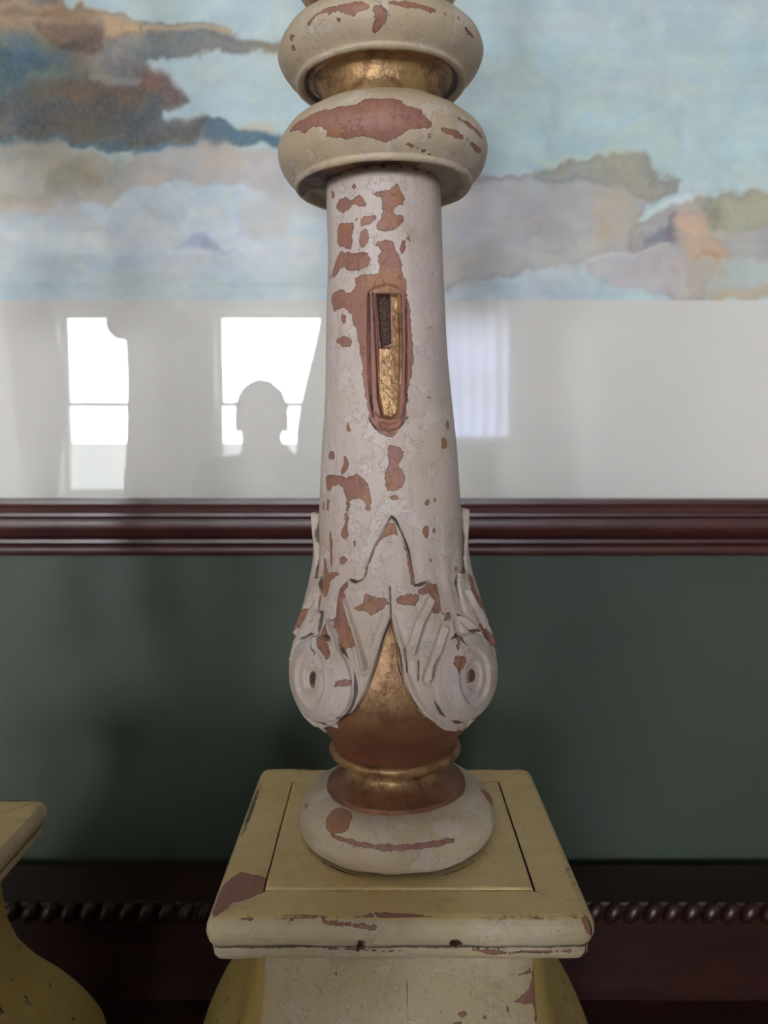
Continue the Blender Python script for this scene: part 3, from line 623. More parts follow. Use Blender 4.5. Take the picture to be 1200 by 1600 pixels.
def shaft_disp(T, S_):
    Uu = uv(T); h = np.zeros(T.shape); b = (np.abs(Uu) < .03) & (S_ > slot[0][1]-.02) & (S_ < .25)
    d = sdf(Uu[b], S_[b], slot); dg = sdf(Uu[b], S_[b], slot_g); dp = sdf(Uu[b], S_[b], pit); dc = sdf(Uu[b], S_[b], scoop)
    h[b] = -.0016*sm(d, 0, .0008)-.0035*sm(dg, -.0002, .0022)-.002*sm(dp, 0, .0014)-.0018*sm(dc, 0, .002)
    rough_ = (fract(Uu[b]+.3, S_[b], 420, 4, 9)-.5)*.0008
    h[b] += rough_*sm(dg, 0, .001)+.0008*np.sin(S_[b]*1500+np.sin(Uu[b]*1200)*1.5)*sm(dp, 0, .001)
    for ln in sl_lines[:4]: h[b] -= .0007*sm(lsdf(Uu[b], S_[b], ln, .0007), -.0004, .0004)
    return h+.00025*np.sin(T*3+S_*60)+.0002*np.sin(T*9-S_*35)
gold_p = polys('shaft', [[(614, 98), (658, 98), (668, 380), (664, 640), (650, 770), (600, 797), (562, 780), (532, 650), (526, 405), (612, 398)]], c2, Rr)[0]
def slot_gilt(T, S_):
    Uu = uv(T); return np.where((np.abs(Uu) < .03), sdf(Uu, S_, gold_p), -.01)
th_s = np.unique(np.concatenate([thetas(.45), np.radians(np.arange(-26, 30, .22))]))
th_s = np.sort(np.mod(th_s+math.pi, 2*math.pi)-math.pi); th_s = th_s[np.concatenate([[True], np.diff(th_s) > 1e-4])]
def shaft_dirt_dark(T, S_):
    Uu = uv(T); d = union(Uu, S_, [(l, .00035) for l in sl_lines], fn=lsdf); d = np.maximum(d, sdf(Uu, S_, pit)-.0002)  # slot lines and the whole pit floor coloured dark
    return np.maximum(d, np.where(S_ < .0022, .0003-np.abs(np.sin(T*11))*.0009, -.01))
sh = stem_part('shaft', 'shaft', M['stem'], ch, tarn=lambda T, S_: .38+.6*(fract(uv(T)+.2, S_, 150, 4, 12)-.3), gilt=slot_gilt, dirt_dark=shaft_dirt_dark, th=th_s, disp=shaft_disp)

# bulb carved with four acanthus leaves and four volutes over a gilt bowl
P_b, s_b = PRO['bulb']; Rb = Rm('bulb')
leafL = [(605, 82), (560, 155), (520, 235), (488, 330), (468, 395), (440, 408), (395, 398), (358, 440), (343, 520), (335, 588), (315, 600), (288, 582), (268, 640), (262, 700), (240, 740)]
leafR = [(625, 100), (655, 165), (690, 260), (712, 360), (714, 430), (740, 425), (792, 405), (832, 470), (845, 560), (862, 570), (887, 562), (908, 620), (925, 700), (950, 740)]
hL = [hit(*c3(p), 'bulb') for p in leafL]; hR = [hit(*c3(p), 'bulb') for p in leafR]
tearL = [(603, 600), (572, 680), (530, 820), (490, 940), (430, 1040), (350, 1100), (290, 1120)]
tearR = [(603, 600), (640, 740), (665, 900), (700, 980), (760, 1060), (850, 1128), (900, 1135)]
tL = [hit(*c3(p), 'bulb') for p in tearL]; tR = [hit(*c3(p), 'bulb') for p in tearR]
TC = (hit(*c3((605, 400)), 'bulb')[0]); PI4 = math.pi/4
sx_ = max(tL[-1][1], tR[-1][1]); s_top = hL[0][1]; s_end = s_b[-1]
q_ = lambda T: np.mod(T-TC+PI4, PI4*2)-PI4               # folded about each leaf
q2_ = lambda T: np.mod(T-TC, PI4*2)-PI4                  # folded about each volute
leaf_poly = [((a-TC)*Rb, b) for a, b in hL[::-1]]+[((a-TC)*Rb, b) for a, b in hR]
leaf_poly = [(-PI4*Rb*1.02, leaf_poly[0][1]+.004)]+leaf_poly+[(PI4*Rb*1.02, leaf_poly[-1][1]+.004), (PI4*Rb*1.02, sx_+.004)]+[((a-TC)*Rb, b) for a, b in tR[::-1]]+[((a-TC)*Rb, b) for a, b in tL[1:]]+[(-PI4*Rb*1.02, sx_+.004)]
vs_c = hit(*c3((235, 885)), 'bulb')[1]
rxv, ryv = .0265, .0285
ribs = [[(390, 500), (420, 620), (455, 740), (475, 830)], [(300, 592), (340, 700), (378, 850)], [(800, 505), (745, 620), (708, 760)], [(862, 640), (820, 780), (788, 880)], [(600, 430), (602, 520), (605, 598)], [(735, 800), (733, 890)], [(675, 740), (680, 850)]]
ribs_h = [[((a-TC)*Rb, b) for a, b in (hit(*c3(p), 'bulb') for p in l_)] for l_ in ribs]
def relief(T, S_, parts=False):
    q = q_(T)*Rb; q2 = q2_(T)*Rb
    d = sdf(q, S_, leaf_poly)
    tip = sm(S_, s_top+.035, s_top-.002)
    h = (.0026+.0034*tip)*sm(d, -.0002, .0011)+.0012*sm(d, .0005, .008)*(1-tip)
    h -= .0028*sm(d, .003, .010)*sm(S_, s_top+.045, s_top+.005)*.5      # hollow inside the tip
    for i, l_ in enumerate(ribs_h):
        dl = -lsdf(q, S_, l_, 0.0)
        if i < 4: h += (.0022*np.exp(-(dl/.0013)**2)-.0015*np.exp(-((dl-.003)/.0015)**2))*sm(d, 0, .002)
        else: h -= .0009*np.exp(-(dl/.0011)**2)
    # rolled rim beside the tear
    dt = np.minimum(-lsdf(q, S_, [((a-TC)*Rb, b) for a, b in tL], 0), -lsdf(q, S_, [((a-TC)*Rb, b) for a, b in tR], 0))
    h += (.0010*np.exp(-((dt-.0018)/.0012)**2)-.0006*np.exp(-((dt-.0045)/.0014)**2))*sm(d, 0, .001)
    # volutes
    e = np.hypot(q2/rxv, (S_-vs_c)/ryv); dv = (1-e)*.027
    ang = np.arctan2(S_-vs_c, q2); spir = np.abs(np.mod(e*3.1-ang/(2*math.pi), 1)-.5)
    hv = .0052*sm(dv, -.0004, .0022)+.0022*sm(dv, 0, .016)-.0005*sm(spir, .40, .5)*sm(dv, .004, .007)*sm(e, .22, .34)
    ee = np.hypot((q2+.001)/.0068, (S_-vs_c+.001)/.0105); hv -= .0022*sm(1.75-ee, 0, .3); hv -= .0040*sm(1-ee, 0, .35)
    hh = np.maximum(h, hv*sm(dv, -.0004, .0002))
    hh = hh*sm(S_, s_end-.001, s_end-.006)
    hh += (.0010*(fract(T*.06+.4, S_, 90, 4, 31)-.5)+.0008*(fract(T*.06+.4, S_, 30, 3, 32)-.5))*sm(S_, 0, .02)
    # soft vertical fluting between the leaves above
    fl = .0006*np.cos(T*16)*sm(-d, .002, .01)*sm(S_, 0.0, .05)*sm(S_, .12, .07)
    return (hh+fl, d, dv, ee) if parts else hh+fl
c3s = [[(605, 98), (645, 175), (600, 170), (560, 190), (520, 260), (490, 370), (478, 390), (500, 300), (550, 180)], [(645, 175), (690, 270), (708, 350), (706, 430), (697, 430), (685, 350), (680, 280)],
 [(355, 440), (385, 405), (410, 420), (385, 460), (390, 500), (400, 580), (430, 650), (435, 730), (400, 730), (370, 765), (345, 650), (325, 620), (340, 580), (338, 500)], [(270, 640), (285, 600), (300, 640), (330, 770), (320, 800), (290, 760), (268, 720)],
 [(475, 480), (500, 470), (540, 490), (580, 485), (600, 520), (560, 550), (520, 585), (490, 545), (440, 555), (430, 535), (480, 515)], [(630, 480), (680, 465), (745, 480), (720, 520), (700, 535), (625, 520)],
 [(720, 460), (770, 425), (800, 420), (835, 500), (840, 570), (800, 560), (812, 500), (780, 460), (740, 480)], [(850, 580), (880, 565), (885, 590), (860, 610)], [(900, 620), (920, 680), (915, 740), (895, 760), (905, 690)],
 [(340, 890), (420, 880), (425, 910), (350, 925)], [(890, 770), (950, 780), (940, 830), (900, 870), (885, 830)], [(370, 30), (400, 30), (390, 150), (395, 180), (375, 205), (355, 180), (375, 120)], [(350, 280), (385, 280), (385, 320), (350, 325)],
 [(270, 290), (285, 290), (290, 365), (345, 360), (350, 380), (310, 395), (290, 490), (268, 480)], [(300, 160), (312, 160), (318, 330), (300, 330)], [(476, 30), (504, 30), (500, 45), (485, 62)], ell(775, 163, 14, 28), ell(425, 222, 5, 14), ell(798, 300, 7, 12), ell(815, 155, 7, 12), ell(925, 345, 6, 8),
 [(960, 365), (985, 400), (990, 450), (1040, 540), (1060, 570), (1020, 540), (975, 470)], [(1010, 610), (1060, 660), (1095, 740), (1060, 710), (1020, 650)], [(200, 420), (235, 380), (215, 440), (180, 520), (170, 510)], [(220, 530), (205, 590), (160, 660), (125, 740), (130, 700), (170, 600)],
 ell(235, 890, 14, 40), ell(968, 875, 15, 30), [(100, 790), (118, 780), (120, 860), (105, 850)], [(345, 1060), (420, 1040), (440, 1045), (380, 1075)]]
chb = polys('bulb', c3s, c3, Rb, 1)
th_b = th_s
def b_gilt(T, S_):
    q = q_(T)*Rb; d = sdf(q, S_, leaf_poly); e = np.hypot(q2_(T)*Rb/rxv, (S_-vs_c)/ryv); dv = (1-e)*.027
    bowl = np.minimum(S_-(s_top+.045), -np.maximum(d, dv)-.0002)
    tri = np.minimum(bowl, np.where(np.abs(q) < .0345, .01, -.002)+0*q); return np.where(S_ > sx_-.003, np.maximum(tri, np.minimum(-np.maximum(d, dv)-.0002, .01)), tri)
def b_dirt_dark(T, S_):
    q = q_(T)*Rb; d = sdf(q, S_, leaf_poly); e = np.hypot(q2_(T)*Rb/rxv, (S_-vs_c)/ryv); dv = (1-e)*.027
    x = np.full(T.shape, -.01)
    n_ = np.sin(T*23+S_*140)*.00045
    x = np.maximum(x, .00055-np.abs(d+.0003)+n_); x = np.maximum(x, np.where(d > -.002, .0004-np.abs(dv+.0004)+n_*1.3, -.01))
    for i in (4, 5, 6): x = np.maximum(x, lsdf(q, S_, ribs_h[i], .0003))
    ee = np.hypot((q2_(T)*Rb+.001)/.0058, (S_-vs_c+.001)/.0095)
    x = np.maximum(x, np.minimum(.0005, (1-ee)*.004-.0022)); return x  # volute eye coloured dark
bulb = stem_part('carved_bulb', 'bulb', M['stem'], chb, gilt=b_gilt, dirt_dark=b_dirt_dark, th=th_b, disp=relief, tarn=lambda T, S_: .48+.52*sm(S_, vs_c-.005, s_end-.02))
# divide the carving into its leaves, volutes and gilt bowl, keeping the continuous surface normals
def split(o, masks):
    me = o.data; nv = len(me.vertices); co = np.empty(nv*3, np.float32); me.vertices.foreach_get('co', co); nm = np.empty(nv*3, np.float32); me.vertices.foreach_get('normal', nm)
    co = co.reshape(-1, 3); nm = nm.reshape(-1, 3); nf = len(me.polygons); fv = np.empty(nf*4, np.int32); me.loops.foreach_get('vertex_index', fv); fv = fv.reshape(-1, 4)
    at_ = {}
    for k in ('chip', 'gilt', 'dirt_dark', 'tarnish'):
        a_ = np.empty(nv, np.float32); me.attributes[k].data.foreach_get('value', a_); at_[k] = a_
    mat = me.materials[0]; out = []
    for name, m in masks:
        f = fv[m]; used, inv = np.unique(f, return_inverse=True)
        m2 = mesh_np(name, co[used], inv.reshape(-1, 4))
        for k in at_: set_attr(m2, k, at_[k][used])
        m2.normals_split_custom_set_from_vertices(nm[used].tolist())
        out.append((name, m2, mat))
    return out
THg, SG, _ = revolve('bulb', th_b)
fcs = grid_faces(*THg.shape); Tf = THg.ravel()[fcs[:, 0]]; Sf = SG.ravel()[fcs[:, 0]]
qf = q_(Tf)*Rb; df = sdf(qf, Sf, leaf_poly); ef = np.hypot(q2_(Tf)*Rb/rxv, (Sf-vs_c)/ryv)
lab = np.zeros(len(fcs), int); quad = np.floor(np.mod(Tf-TC+PI4, 2*math.pi)/(PI4*2)).astype(int) % 4; quad2 = np.floor(np.mod(Tf-TC, 2*math.pi)/(PI4*2)).astype(int) % 4
lab[df > -.0008] = 1; lab[ef < 1.02] = 2
gf = b_gilt(Tf, Sf) > 0; lab[(lab == 0) & (Sf > hL[7][1]) & (np.abs(qf) > PI4*Rb*.55)] = 1; lab[(lab == 0) & gf] = 3; lab[(lab == 0) & (Sf > sx_-.002)] = 3
ms = [('bulb_body', lab == 0), ('gilt_bowl', lab == 3)]+[('acanthus_leaf', (lab == 1) & (quad == k)) for k in range(4)]+[('volute', (lab == 2) & (quad2 == k)) for k in range(4)]
pieces = split(bulb, [m for m in ms if m[1].any()])
oldme = bulb.data
for name, m2, mat in pieces:
    if name == 'bulb_body': bulb.data = m2; m2.materials.append(mat); m2.name = 'carved_bulb'
    else:
        o = link(name, m2, mat, bulb)
        if name == 'gilt_bowl': o['label'] = 'tarnished gold bowl rising to a point between the leaves'
bpy.data.meshes.remove(oldme)
stem_part('gilt_bead', 'bead', M['stem'], gilt=.01, tarn=.45, disp=wob(.0003))
stem_part('gilt_neck', 'neck', M['stem'], gilt=.01, tarn=lambda T, S_: .25+.6*sm(S_, .012, .022), disp=wob(.0003))['label'] = 'dark worn gold neck'
chf = polys('foot', [[(390, 270), (410, 240), (440, 232), (460, 245), (470, 260), (455, 300), (430, 310), (400, 310)], [(400, 310), (450, 322), (500, 335), (600, 338), (700, 325), (755, 320), (750, 332), (680, 348), (600, 357), (520, 355), (450, 338)], [(820, 180), (855, 210), (860, 240), (840, 215)], [(330, 225), (340, 222), (335, 245)]], c4, Rm('foot'), 1)
stem_part('turned_foot', 'foot', M['ring'], chf, disp=wob(.0005), dirt_dark=lambda T, S_: np.where(S_ > PRO['foot'][1][-1]-.0012, .0002, -.01)+.0002*np.sin(T*17))

# tablet: four mitred moulded boards round a centre panel. local origin = centre of tablet top at root
HW, HD = .1135, .1045; RC = .007
BW = .0275
sec = [(-BW, 0), (-.022, 0), (-.015, 0), (-.004, -.0002), (0, -.0010), (.0022, -.0035), (.0036, -.007), (.0038, -.011), (.0028, -.0145), (.0006, -.0172), (-.0006, -.0178), (-.0006, -.0190), (.0002, -.0196), (-.0002, -.0240), (-.0022, -.0272), (-.005, -.0285), (-BW, -.0285)]
sp = []
for a, b in zip(sec[:-1], sec[1:]):
    n = max(2, int(math.hypot(b[0]-a[0], b[1]-a[1])/.0008))
    sp += [(a[0]+(b[0]-a[0])*t/n, a[1]+(b[1]-a[1])*t/n) for t in range(n)]
sp.append(sec[-1])
def rect_side(k, off, t):
    """point on side k of the rounded rectangle grown by off; t in -1..1 along it, mitre at the ends"""
    hx, hy = (HW, HD) if k % 2 == 0 else (HD, HW); rr = max(RC+off, .0) if off > -.0069 else 0
    L = hx+off-rr; arc = rr*math.pi/4; tot = L+arc; s_ = abs(t)*tot; sg = 1 if t >= 0 else -1
    if s_ <= L: x, y = sg*s_, -(hy+off)
    else: a = (s_-L)/max(rr, 1e-9); x, y = sg*(L+rr*math.sin(a)), -(hy+off-rr)-rr*math.cos(a)
    a = k*math.pi/2; return (x*math.cos(a)-y*math.sin(a), x*math.sin(a)+y*math.cos(a))
TLOC = Vector((0, 0, SLZ-TZ))
W2 = Vector((X0, D))
def tops(lst, z=SLZ): return [[(onz(*c4(p), z).x-X0, onz(*c4(p), z).y-D) for p in poly] for poly in lst]
def fronts(lst, Y): return [[(at(*c4(p), Y).x-X0, at(*c4(p), Y).z-SLZ) for p in poly] for poly in lst]
YF = D-HD-.003
top_ch = tops([[(75, 500), (110, 445), (155, 415), (200, 425), (250, 440), (245, 460), (180, 490), (130, 505), (100, 530), (60, 540)], [(530, 530), (560, 528), (740, 540), (720, 552), (600, 548), (540, 545)], [(380, 540), (450, 542), (520, 532), (530, 540), (450, 548)]])
fr_ch = fronts([[(380, 558), (450, 560), (540, 570), (530, 578), (450, 570), (385, 568)], [(150, 545), (190, 548), (180, 560), (155, 556)], [(225, 545), (260, 548), (300, 562), (250, 558)], [(800, 636), (900, 645), (1110, 645), (1000, 652), (850, 655), (800, 648)], [(600, 539), (760, 543), (1110, 547), (1110, 553), (760, 550), (600, 549)], [(1110, 545), (1140, 560), (1160, 620), (1150, 640), (1135, 600), (1120, 590)], [(270, 632), (450, 638), (600, 645), (450, 644)], [(480, 602), (505, 600), (506, 640), (478, 648)], ell(757, 622, 20, 17)], YF)
holes = fronts([[(484, 608), (496, 606), (496, 645), (478, 648)], ell(757, 622, 17, 15)], YF)
bl = []
for k in range(4):
    nt_ = 260 if k == 0 else 120
    tt = np.linspace(-1, 1, nt_)
    co = np.array([[(*rect_side(k, a, t), b) for (a, b) in sp] for t in tt])
    w_ = .0005*np.sin(co[..., 0]*70+k)+.0003*np.sin(co[..., 0]*190+co[..., 2]*300); co[..., 1 if k % 2 == 0 else 0] += w_
    ch = np.full(co.shape[:2], -.01); X_, Y_, Z_ = co[..., 0], co[..., 1], co[..., 2]
    topm = Z_ > -.0012; ch = np.where(topm, union(X_, Y_, top_ch), ch)
    fm = (Z_ < -.0008) & (k == 0) & (Y_ < -HD+.006); ch = np.where(fm, union(X_, Z_, fr_ch), ch)
    dirt_dark = np.full(ch.shape, -.01); g_ = np.abs(Z_+.0184); dirt_dark = np.maximum(dirt_dark, np.where(~topm & (Z_ > -.025), .0007-g_+.0003*np.sin(X_*60), -.01)); 
    if k == 0:
        hm = union(X_, Z_, holes); dirt_dark = np.where(fm, np.maximum(dirt_dark, hm), dirt_dark); co[..., 1] += np.where(fm, .004*sm(hm, -.0004, .0015), 0)
    dirt_dark = np.maximum(dirt_dark, np.where((np.abs(Z_+.0009) < .0006), -.0003+.0009*np.sin(X_*45+1)*np.sin(Y_*33+.5), -.01))
    dirt_dark[0:1] = np.maximum(dirt_dark[0:1], .0001)
    ns = len(sp); fcs2 = grid_faces(nt_, ns, False)
    me = mesh_np('tablet_board', co.reshape(-1, 3), fcs2)
    for nm, a_ in (('chip', ch), ('gilt', ch*0-.01), ('dirt_dark', dirt_dark), ('tarnish', ch*0)): set_attr(me, nm, a_)
    o = link('tablet_board', me, M['edge'], root); o.location = TLOC
    o.data.materials.clear(); o.data.materials.append(M['tablet']); o.data.materials.append(M['edge'])
    fz = co.reshape(-1, 3)[fcs2[:, 0], 2]; o.data.polygons.foreach_set('material_index', (fz < -.0009).astype(np.int32))
    if k == 0: o['label'] = 'front board with pale moulded edge and two nail holes'
# centre panel
ix0, iy0 = (onz(*c4((245, 460)), SLZ)-PIV).xy; ix1 = (onz(*c4((965, 465)), SLZ)-PIV).x
ihx, ihy = HW-BW-.0002, HD-BW-.0002
nxp = 150; gx = np.linspace(-ihx, ihx, nxp); gy = np.linspace(-ihy, ihy, nxp); X_, Y_ = np.meshgrid(gx, gy)
edge = np.minimum(ihx-np.abs(X_), ihy-np.abs(Y_)); Z_ = .0016*sm(edge, 0, .002)-.0022*sm(-edge, -.0008, 0)
me = mesh_np('centre_panel', np.stack([X_, Y_, Z_-.0006], -1).reshape(-1, 3), grid_faces(nxp, nxp, False)[:, ::-1])
foot_r = .066
di = np.maximum(np.where(np.abs(X_) > ihx-.002, .0007, .0003)*(.4+.8*sm(-Y_, -.05, .06))-edge, .0004-np.abs(np.hypot(X_, Y_)-.0675)+.0006*np.sin(np.arctan2(Y_, X_)*5)-.0003)  # dark line along the panel edge and round the foot contact
for nm, a_ in (('chip', X_*0-.01), ('gilt', X_*0-.01), ('dirt_dark', di), ('tarnish', X_*0)): set_attr(me, nm, a_)
o = link('centre_panel', me, M['tablet'], root); o.location = TLOC+Vector((0, 0, 0))
# base body: square ogee with canted corners, cream panel in front, feet
zt = SLZ-.0285-TZ
hw_prof = [(0, .097), (-.012, .098), (-.032, .0985), (-.052, .1005), (-.076, .107), (-.100, .120), (-.122, .136), (-.145, .149), (-.170, .160), (-.200, .158), (-.235, .148), (-.262, .138), (-.285, .136), (-.300, .142), (zt*-1+.02, .146), (zt*-1+.012, .146)]
hw_prof = [(z, h_) for z, h_ in hw_prof if z >= -zt+.0119]
hw_prof.sort(key=lambda p: -p[0])
zz = np.linspace(0, hw_prof[-1][0], 220); hh = np.interp(-zz, [-p[0] for p in hw_prof], [p[1] for p in hw_prof])
kern = np.hanning(17); kern /= kern.sum(); hh = np.convolve(np.pad(hh, 8, mode='edge'), kern, 'valid')
def ring_pts(h_, n=56, ry=.94, e=5.5):
    out = []
    for k in range(4*n):
        a = 2*math.pi*(k+.5)/(4*n); c, s_ = math.cos(a), math.sin(a); r_ = (abs(c)**e+abs(s_)**e)**(-1/e); out.append((h_*r_*c, h_*ry*r_*s_))
    return out
co = np.array([[(x, y, z) for x, y in ring_pts(h_)] for z, h_ in zip(zz, hh)])
me = mesh_np('base_body', co.reshape(-1, 3), grid_faces(*co.shape[:2])[:, ::-1])
A_ = np.zeros(co.shape[:2]); spots = fronts([], YF)
rr2 = np.random.RandomState(5); ch = A_-.01
for _ in range(60):
    a_, b_ = rr2.uniform(-.12, .12), rr2.uniform(-.26, -.03); r1, r2_ = rr2.uniform(.0008, .0022), rr2.uniform(.001, .004)
    for (pa, pb, nrm) in ((co[..., 1], co[..., 2], co[..., 0] > .08), (co[..., 1], co[..., 2], co[..., 0] < -.08)):
        ch = np.where(nrm, np.maximum(ch, (1-np.hypot((pa-a_)/r1, (pb-b_)/r2_))*.0015), ch)
for nm, a_ in (('chip', ch), ('gilt', A_-.01), ('dirt_dark', ch-.0002), ('tarnish', A_)): set_attr(me, nm, a_)
o = link('base_body', me, M['ochre'], root); o.location = (0, 0, zt-.0004); o['label'] = 'ochre painted swelling base'
# front panel (follows the ogee), lifted 1.2 mm, crack up the middle
def strip(name, xf0, xf1, mat, chips=(), lines=(), lift=.0014):
    nu = 160; n0 = 150; us = np.linspace(0, 1, nu); z_ = zz[:n0]; h_ = hh[:n0]
    co = np.zeros((n0, nu, 3))
    for j in range(n0):
        e = 5.5; x = (xf0+(xf1-xf0)*us)*h_[j]; fr = np.clip(np.abs(x/h_[j]), 0, .985); yy = -(h_[j]*.94)*(1-fr**e)**(1/e)
        ed = np.minimum(us, 1-us)*(xf1-xf0)*h_[j]; co[j, :, 0] = x; co[j, :, 1] = yy-lift*sm(ed, 0, .0012); co[j, :, 2] = z_[j]
    me = mesh_np(name, co.reshape(-1, 3), grid_faces(n0, nu, False))
    X_, Z_ = co[..., 0], co[..., 2]+(zt-.0004)-(SLZ-TZ)
    c_ = union(X_, Z_, chips); d_ = union(X_, Z_, [(l, .0003) for l in lines], fn=lsdf)
    for nm, a_ in (('chip', c_), ('gilt', c_*0-.01), ('dirt_dark', d_), ('tarnish', c_*0)): set_attr(me, nm, a_)
    o = link(name, me, mat, root); o.location = (0, 0, zt-.0004); return o
YB = D-.097*.94
cl = fronts([[(978, 700), (1010, 700), (1040, 850), (985, 850), (975, 800), (945, 790), (920, 780), (960, 760), (975, 735)], [(750, 798), (785, 795), (788, 808), (770, 812)], [(828, 806), (840, 806), (838, 816), (828, 816)], [(745, 825), (770, 822), (765, 860), (742, 860)], [(930, 705), (970, 702), (972, 716), (935, 712)], ell(716, 799, 6, 4), ell(900, 795, 5, 9)], YB)
ln = fronts([[(618, 692), (620, 760), (624, 850), (625, 950)]], YB)
pn = strip('front_panel', -.865, .865, M['edge'], cl, ln); pn['label'] = 'pale cracked panel on the front of the base'
for sx2 in (-1, 1):
    for sy2 in (-1, 1):
        bm = bmesh.new(); bmesh.ops.create_uvsphere(bm, u_segments=24, v_segments=14, radius=1, matrix=Matrix.Translation((sx2*.11, sy2*.10, .0129)) @ Matrix.Diagonal((.026, .026, .0129, 1)))
        fo = finish(bm, 'foot', M['ochre'], root, True)
        for nm in ('chip', 'gilt', 'dirt_dark'): set_attr(fo.data, nm, np.full(len(fo.data.vertices), -.01))

# second candlestick at the left edge
def copy_tree(o, parent=None):
    c = o.copy(); C.objects.link(c); c.parent = parent
    for chd in list(o.children): copy_tree(chd, c)
    return c
cl2 = copy_tree(root)
pb = onz(62, 1248, SLZ); cl2.location = (pb.x-HW+.004, pb.y-HD-.001, TZ)
cl2['label'] = 'second candlestick at the left edge, only its ochre base and tablet corner in view'

# ------------------------------------------------------------------ the photographer, mirrored in the glass
HX = refl(410, 655, 2.4); PYY = -.62
per = bpy.data.objects.new('person', None); C.objects.link(per); per.location = (HX.x, PYY, 0)
tag(per, 'person holding up a phone, mirrored as a dark silhouette in the picture glass', 'person')
def skin(name, chains, mat, sub=2, root_i=0):
    """chains: list of lists of (x,y,z,r); a chain may start with an index of an existing vertex"""
    vs, es, rs = [], [], []
    for chn in chains:
        prev = None
        for p in chn:
            if isinstance(p, int): prev = p; continue
            vs.append(p[:3]); rs.append(p[3:] if len(p) > 4 else (p[3], p[3]))
            if prev is not None: es.append((prev, len(vs)-1))
            prev = len(vs)-1
    me = bpy.data.meshes.new(name); me.from_pydata(vs, es, []); o = link(name, me, mat, per)
    md = o.modifiers.new('skin', 'SKIN'); md.use_smooth_shade = True
    for i, r_ in enumerate(rs): me.skin_vertices[0].data[i].radius = r_
    me.skin_vertices[0].data[root_i].use_root = True
    sd = o.modifiers.new('sub', 'SUBSURF'); sd.levels = sub; sd.render_levels = sub
    return o
hz_ = HX.z                                               # head centre height
sh_z = hz_-.165; hip = .90
# local coords, person faces +y, phone hand on +x
PXh = Vector((-HX.x, -PYY, 0))                           # camera position in local xy
hand = Vector((PXh.x+.045, PXh.y-.075, E-.10))
body = [[(0, 0, hip, .15, .10), (0, 0, hip+.14, .14, .095), (0, .01, hip+.30, .155, .105), (0, 0, sh_z-.03, .13, .085), (0, .02, sh_z+.035, .075, .07), (0, .035, sh_z+.075, .068, .066), (0, .05, hz_-.055, .062, .075), (0, .045, hz_, .073, .088), (0, .04, hz_+.055, .062, .076)],
        [3, (.16, -.005, sh_z-.02, .055), (.235, .13, sh_z-.17, .046), (.27, .26, sh_z-.26, .042), ((.27+hand.x)/2, .40, (sh_z-.26+hand.z)/2-.01, .036), (hand.x+.01, hand.y-.05, hand.z-.035, .024, .03), (hand.x+.008, hand.y-.012, hand.z, .018, .034)],
        [3, (-.16, -.005, sh_z-.02, .055), (-.215, -.02, sh_z-.16, .046), (-.235, -.02, sh_z-.30, .042), (-.24, .02, sh_z-.43, .035), (-.24, .045, sh_z-.54, .024, .03), (-.24, .06, sh_z-.60, .016, .036)]]
nB = 9; 
# fingers: right hand (around the phone edge) from vertex index 14, left hand from 20
iR = 14; iL = 20
for k, (dz, ln_) in enumerate(((.030, .9), (.010, 1.0), (-.010, .93), (-.029, .76))):
    body.append([iR, (hand.x+.012, hand.y+.022, hand.z+dz, .0088), (hand.x+.014, hand.y+.022+.030*ln_, hand.z+dz*1.05, .0082), (hand.x+.004, hand.y+.034+.036*ln_, hand.z+dz*1.1, .0076), (hand.x-.014*ln_, hand.y+.036+.036*ln_, hand.z+dz*1.1, .007)])
body.append([iR, (hand.x-.002, hand.y-.004, hand.z+.036, .011), (hand.x-.014, hand.y+.018, hand.z+.048, .0098), (hand.x-.026, hand.y+.030, hand.z+.052, .0085)])
for k, (dy, ln_) in enumerate(((.030, .9), (.010, 1.0), (-.010, .93), (-.029, .76))):
    z_ = sh_z-.635; body.append([iL, (-.24, .06+dy, z_, .0088), (-.236, .063+dy*1.05, z_-.036*ln_, .0082), (-.228, .066+dy*1.05, z_-.062*ln_, .0076), (-.216, .067+dy*1.0, z_-.080*ln_, .007)])
body.append([iL, (-.234, .095, sh_z-.60, .011), (-.228, .112, sh_z-.635, .0098), (-.222, .116, sh_z-.665, .0085)])
skin('body', body, M['skin'])
jm = skin('jumper', [[(0, 0, hip-.02, .168, .118), (0, 0, hip+.14, .155, .11), (0, .01, hip+.30, .17, .12), (0, 0, sh_z-.03, .15, .10), (0, .02, sh_z+.045, .084, .078)],
  [3, (.165, -.005, sh_z-.02, .07), (.24, .13, sh_z-.17, .058), (.275, .26, sh_z-.26, .053), ((.27+hand.x)/2+.003, .40, (sh_z-.26+hand.z)/2-.01, .045), (hand.x+.012, hand.y-.075, hand.z-.045, .036)],
  [3, (-.165, -.005, sh_z-.02, .07), (-.225, -.02, sh_z-.16, .058), (-.245, -.02, sh_z-.30, .053), (-.25, .02, sh_z-.43, .045), (-.25, .04, sh_z-.52, .036)]], M['shirt'])
skin('trousers', [[(0, 0, hip+.02, .15, .105), (0, 0, hip-.06, .15, .105)], [1, (.09, 0, hip-.14, .095), (.10, .01, .50, .066), (.105, 0, .10, .052)], [1, (-.09, 0, hip-.14, .095), (-.10, .01, .50, .066), (-.105, 0, .10, .052)]], M['trousers'])
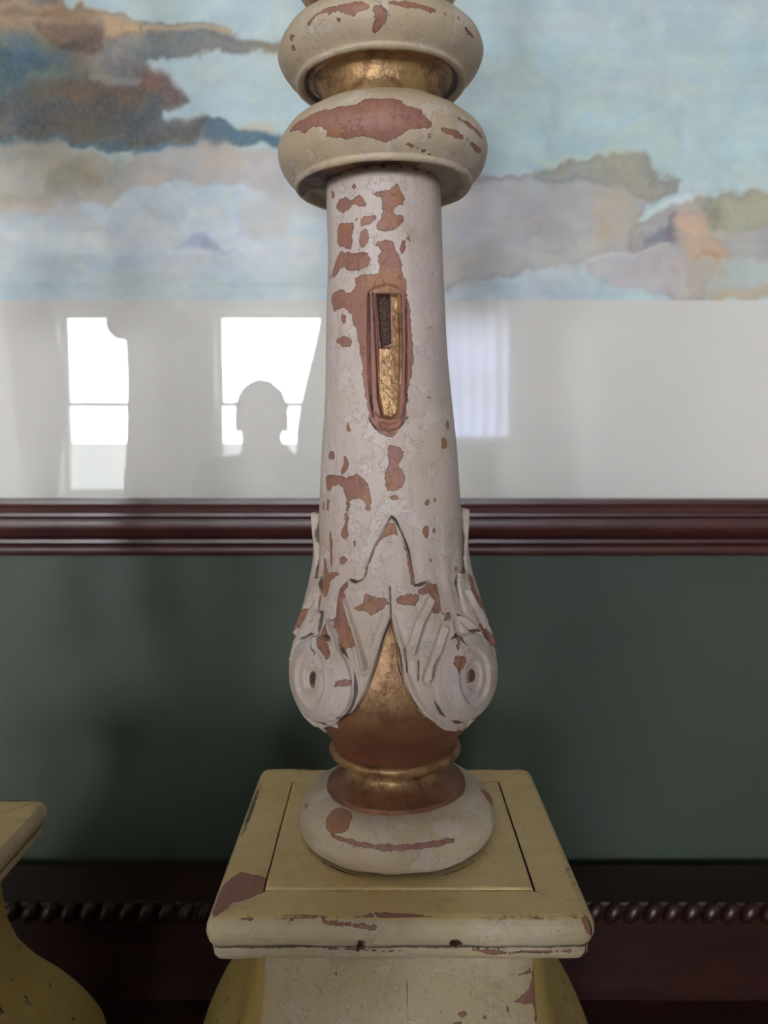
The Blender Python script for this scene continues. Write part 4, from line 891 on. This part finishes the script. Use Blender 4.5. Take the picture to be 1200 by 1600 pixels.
for s_ in (-1, 1):
    skin('shoe', [[(s_*.105, -.06, .045, .04, .04), (s_*.108, .02, .045, .042, .045), (s_*.115, .12, .034, .045, .032), (s_*.118, .18, .028, .036, .026)]], M['shoe'])
def blob(name, c, r, mat, rot=None, par=per):
    bm = bmesh.new(); bmesh.ops.create_uvsphere(bm, u_segments=24, v_segments=16, radius=1, matrix=Matrix.Translation(c) @ (rot or Matrix.Identity(4)) @ Matrix.Diagonal((*r, 1))); return finish(bm, name, mat, par, True)
bm = bmesh.new(); bmesh.ops.create_uvsphere(bm, u_segments=48, v_segments=32, radius=1, matrix=Matrix.Translation((0, .030, hz_+.022)) @ Matrix.Diagonal((.080, .098, .098, 1)))
bmesh.ops.delete(bm, geom=[v for v in bm.verts if v.co.y > .065 and v.co.z < hz_+.055 or v.co.z < hz_-.06], context='VERTS')
for v in bm.verts: v.co += Vector(v.co-Vector((0, 0, hz_))).normalized()*.003*math.sin(v.co.x*300+v.co.z*200)
hr = finish(bm, 'hair', M['hair'], per, True); hr.modifiers.new('s', 'SOLIDIFY').thickness = .008
blob('nose', (0, .142, hz_-.018), (.012, .016, .022), M['skin'])
for s_ in (-1, 1):
    blob('ear', (s_*.074, .035, hz_-.012), (.008, .019, .031), M['skin'])
    e_ = blob('eye', (s_*.030, .120, hz_+.012), (.012, .009, .008), M['eye'])
blob('mouth', (0, .124, hz_-.052), (.023, .009, .006), plain('lips', lin((170, 96, 88)), .4))
ph = empty('smartphone', (0, -.0125, E-.125), 'black smartphone held upright by the person, mirrored behind the central candlestick', 'phone')
bm = bmesh.new(); bx(bm, -.0365, .0365, -.004, .004, 0, .150); finish(bm, 'phone_body', M['phone'], ph, bevel=.0035, seg=3)
bm = bmesh.new(); bx(bm, -.033, .033, -.0046, -.0041, .006, .144); finish(bm, 'screen', plain('phone_screen', lin((40, 46, 56)), .1), ph)
bm = bmesh.new(); bmesh.ops.create_cone(bm, cap_ends=True, segments=24, radius1=.006, radius2=.006, depth=.0015, matrix=Matrix.Translation((0, .0046, .125)) @ Matrix.Rotation(R(90), 4, 'X')); finish(bm, 'lens', M['eye'] if False else M['phone'], ph)
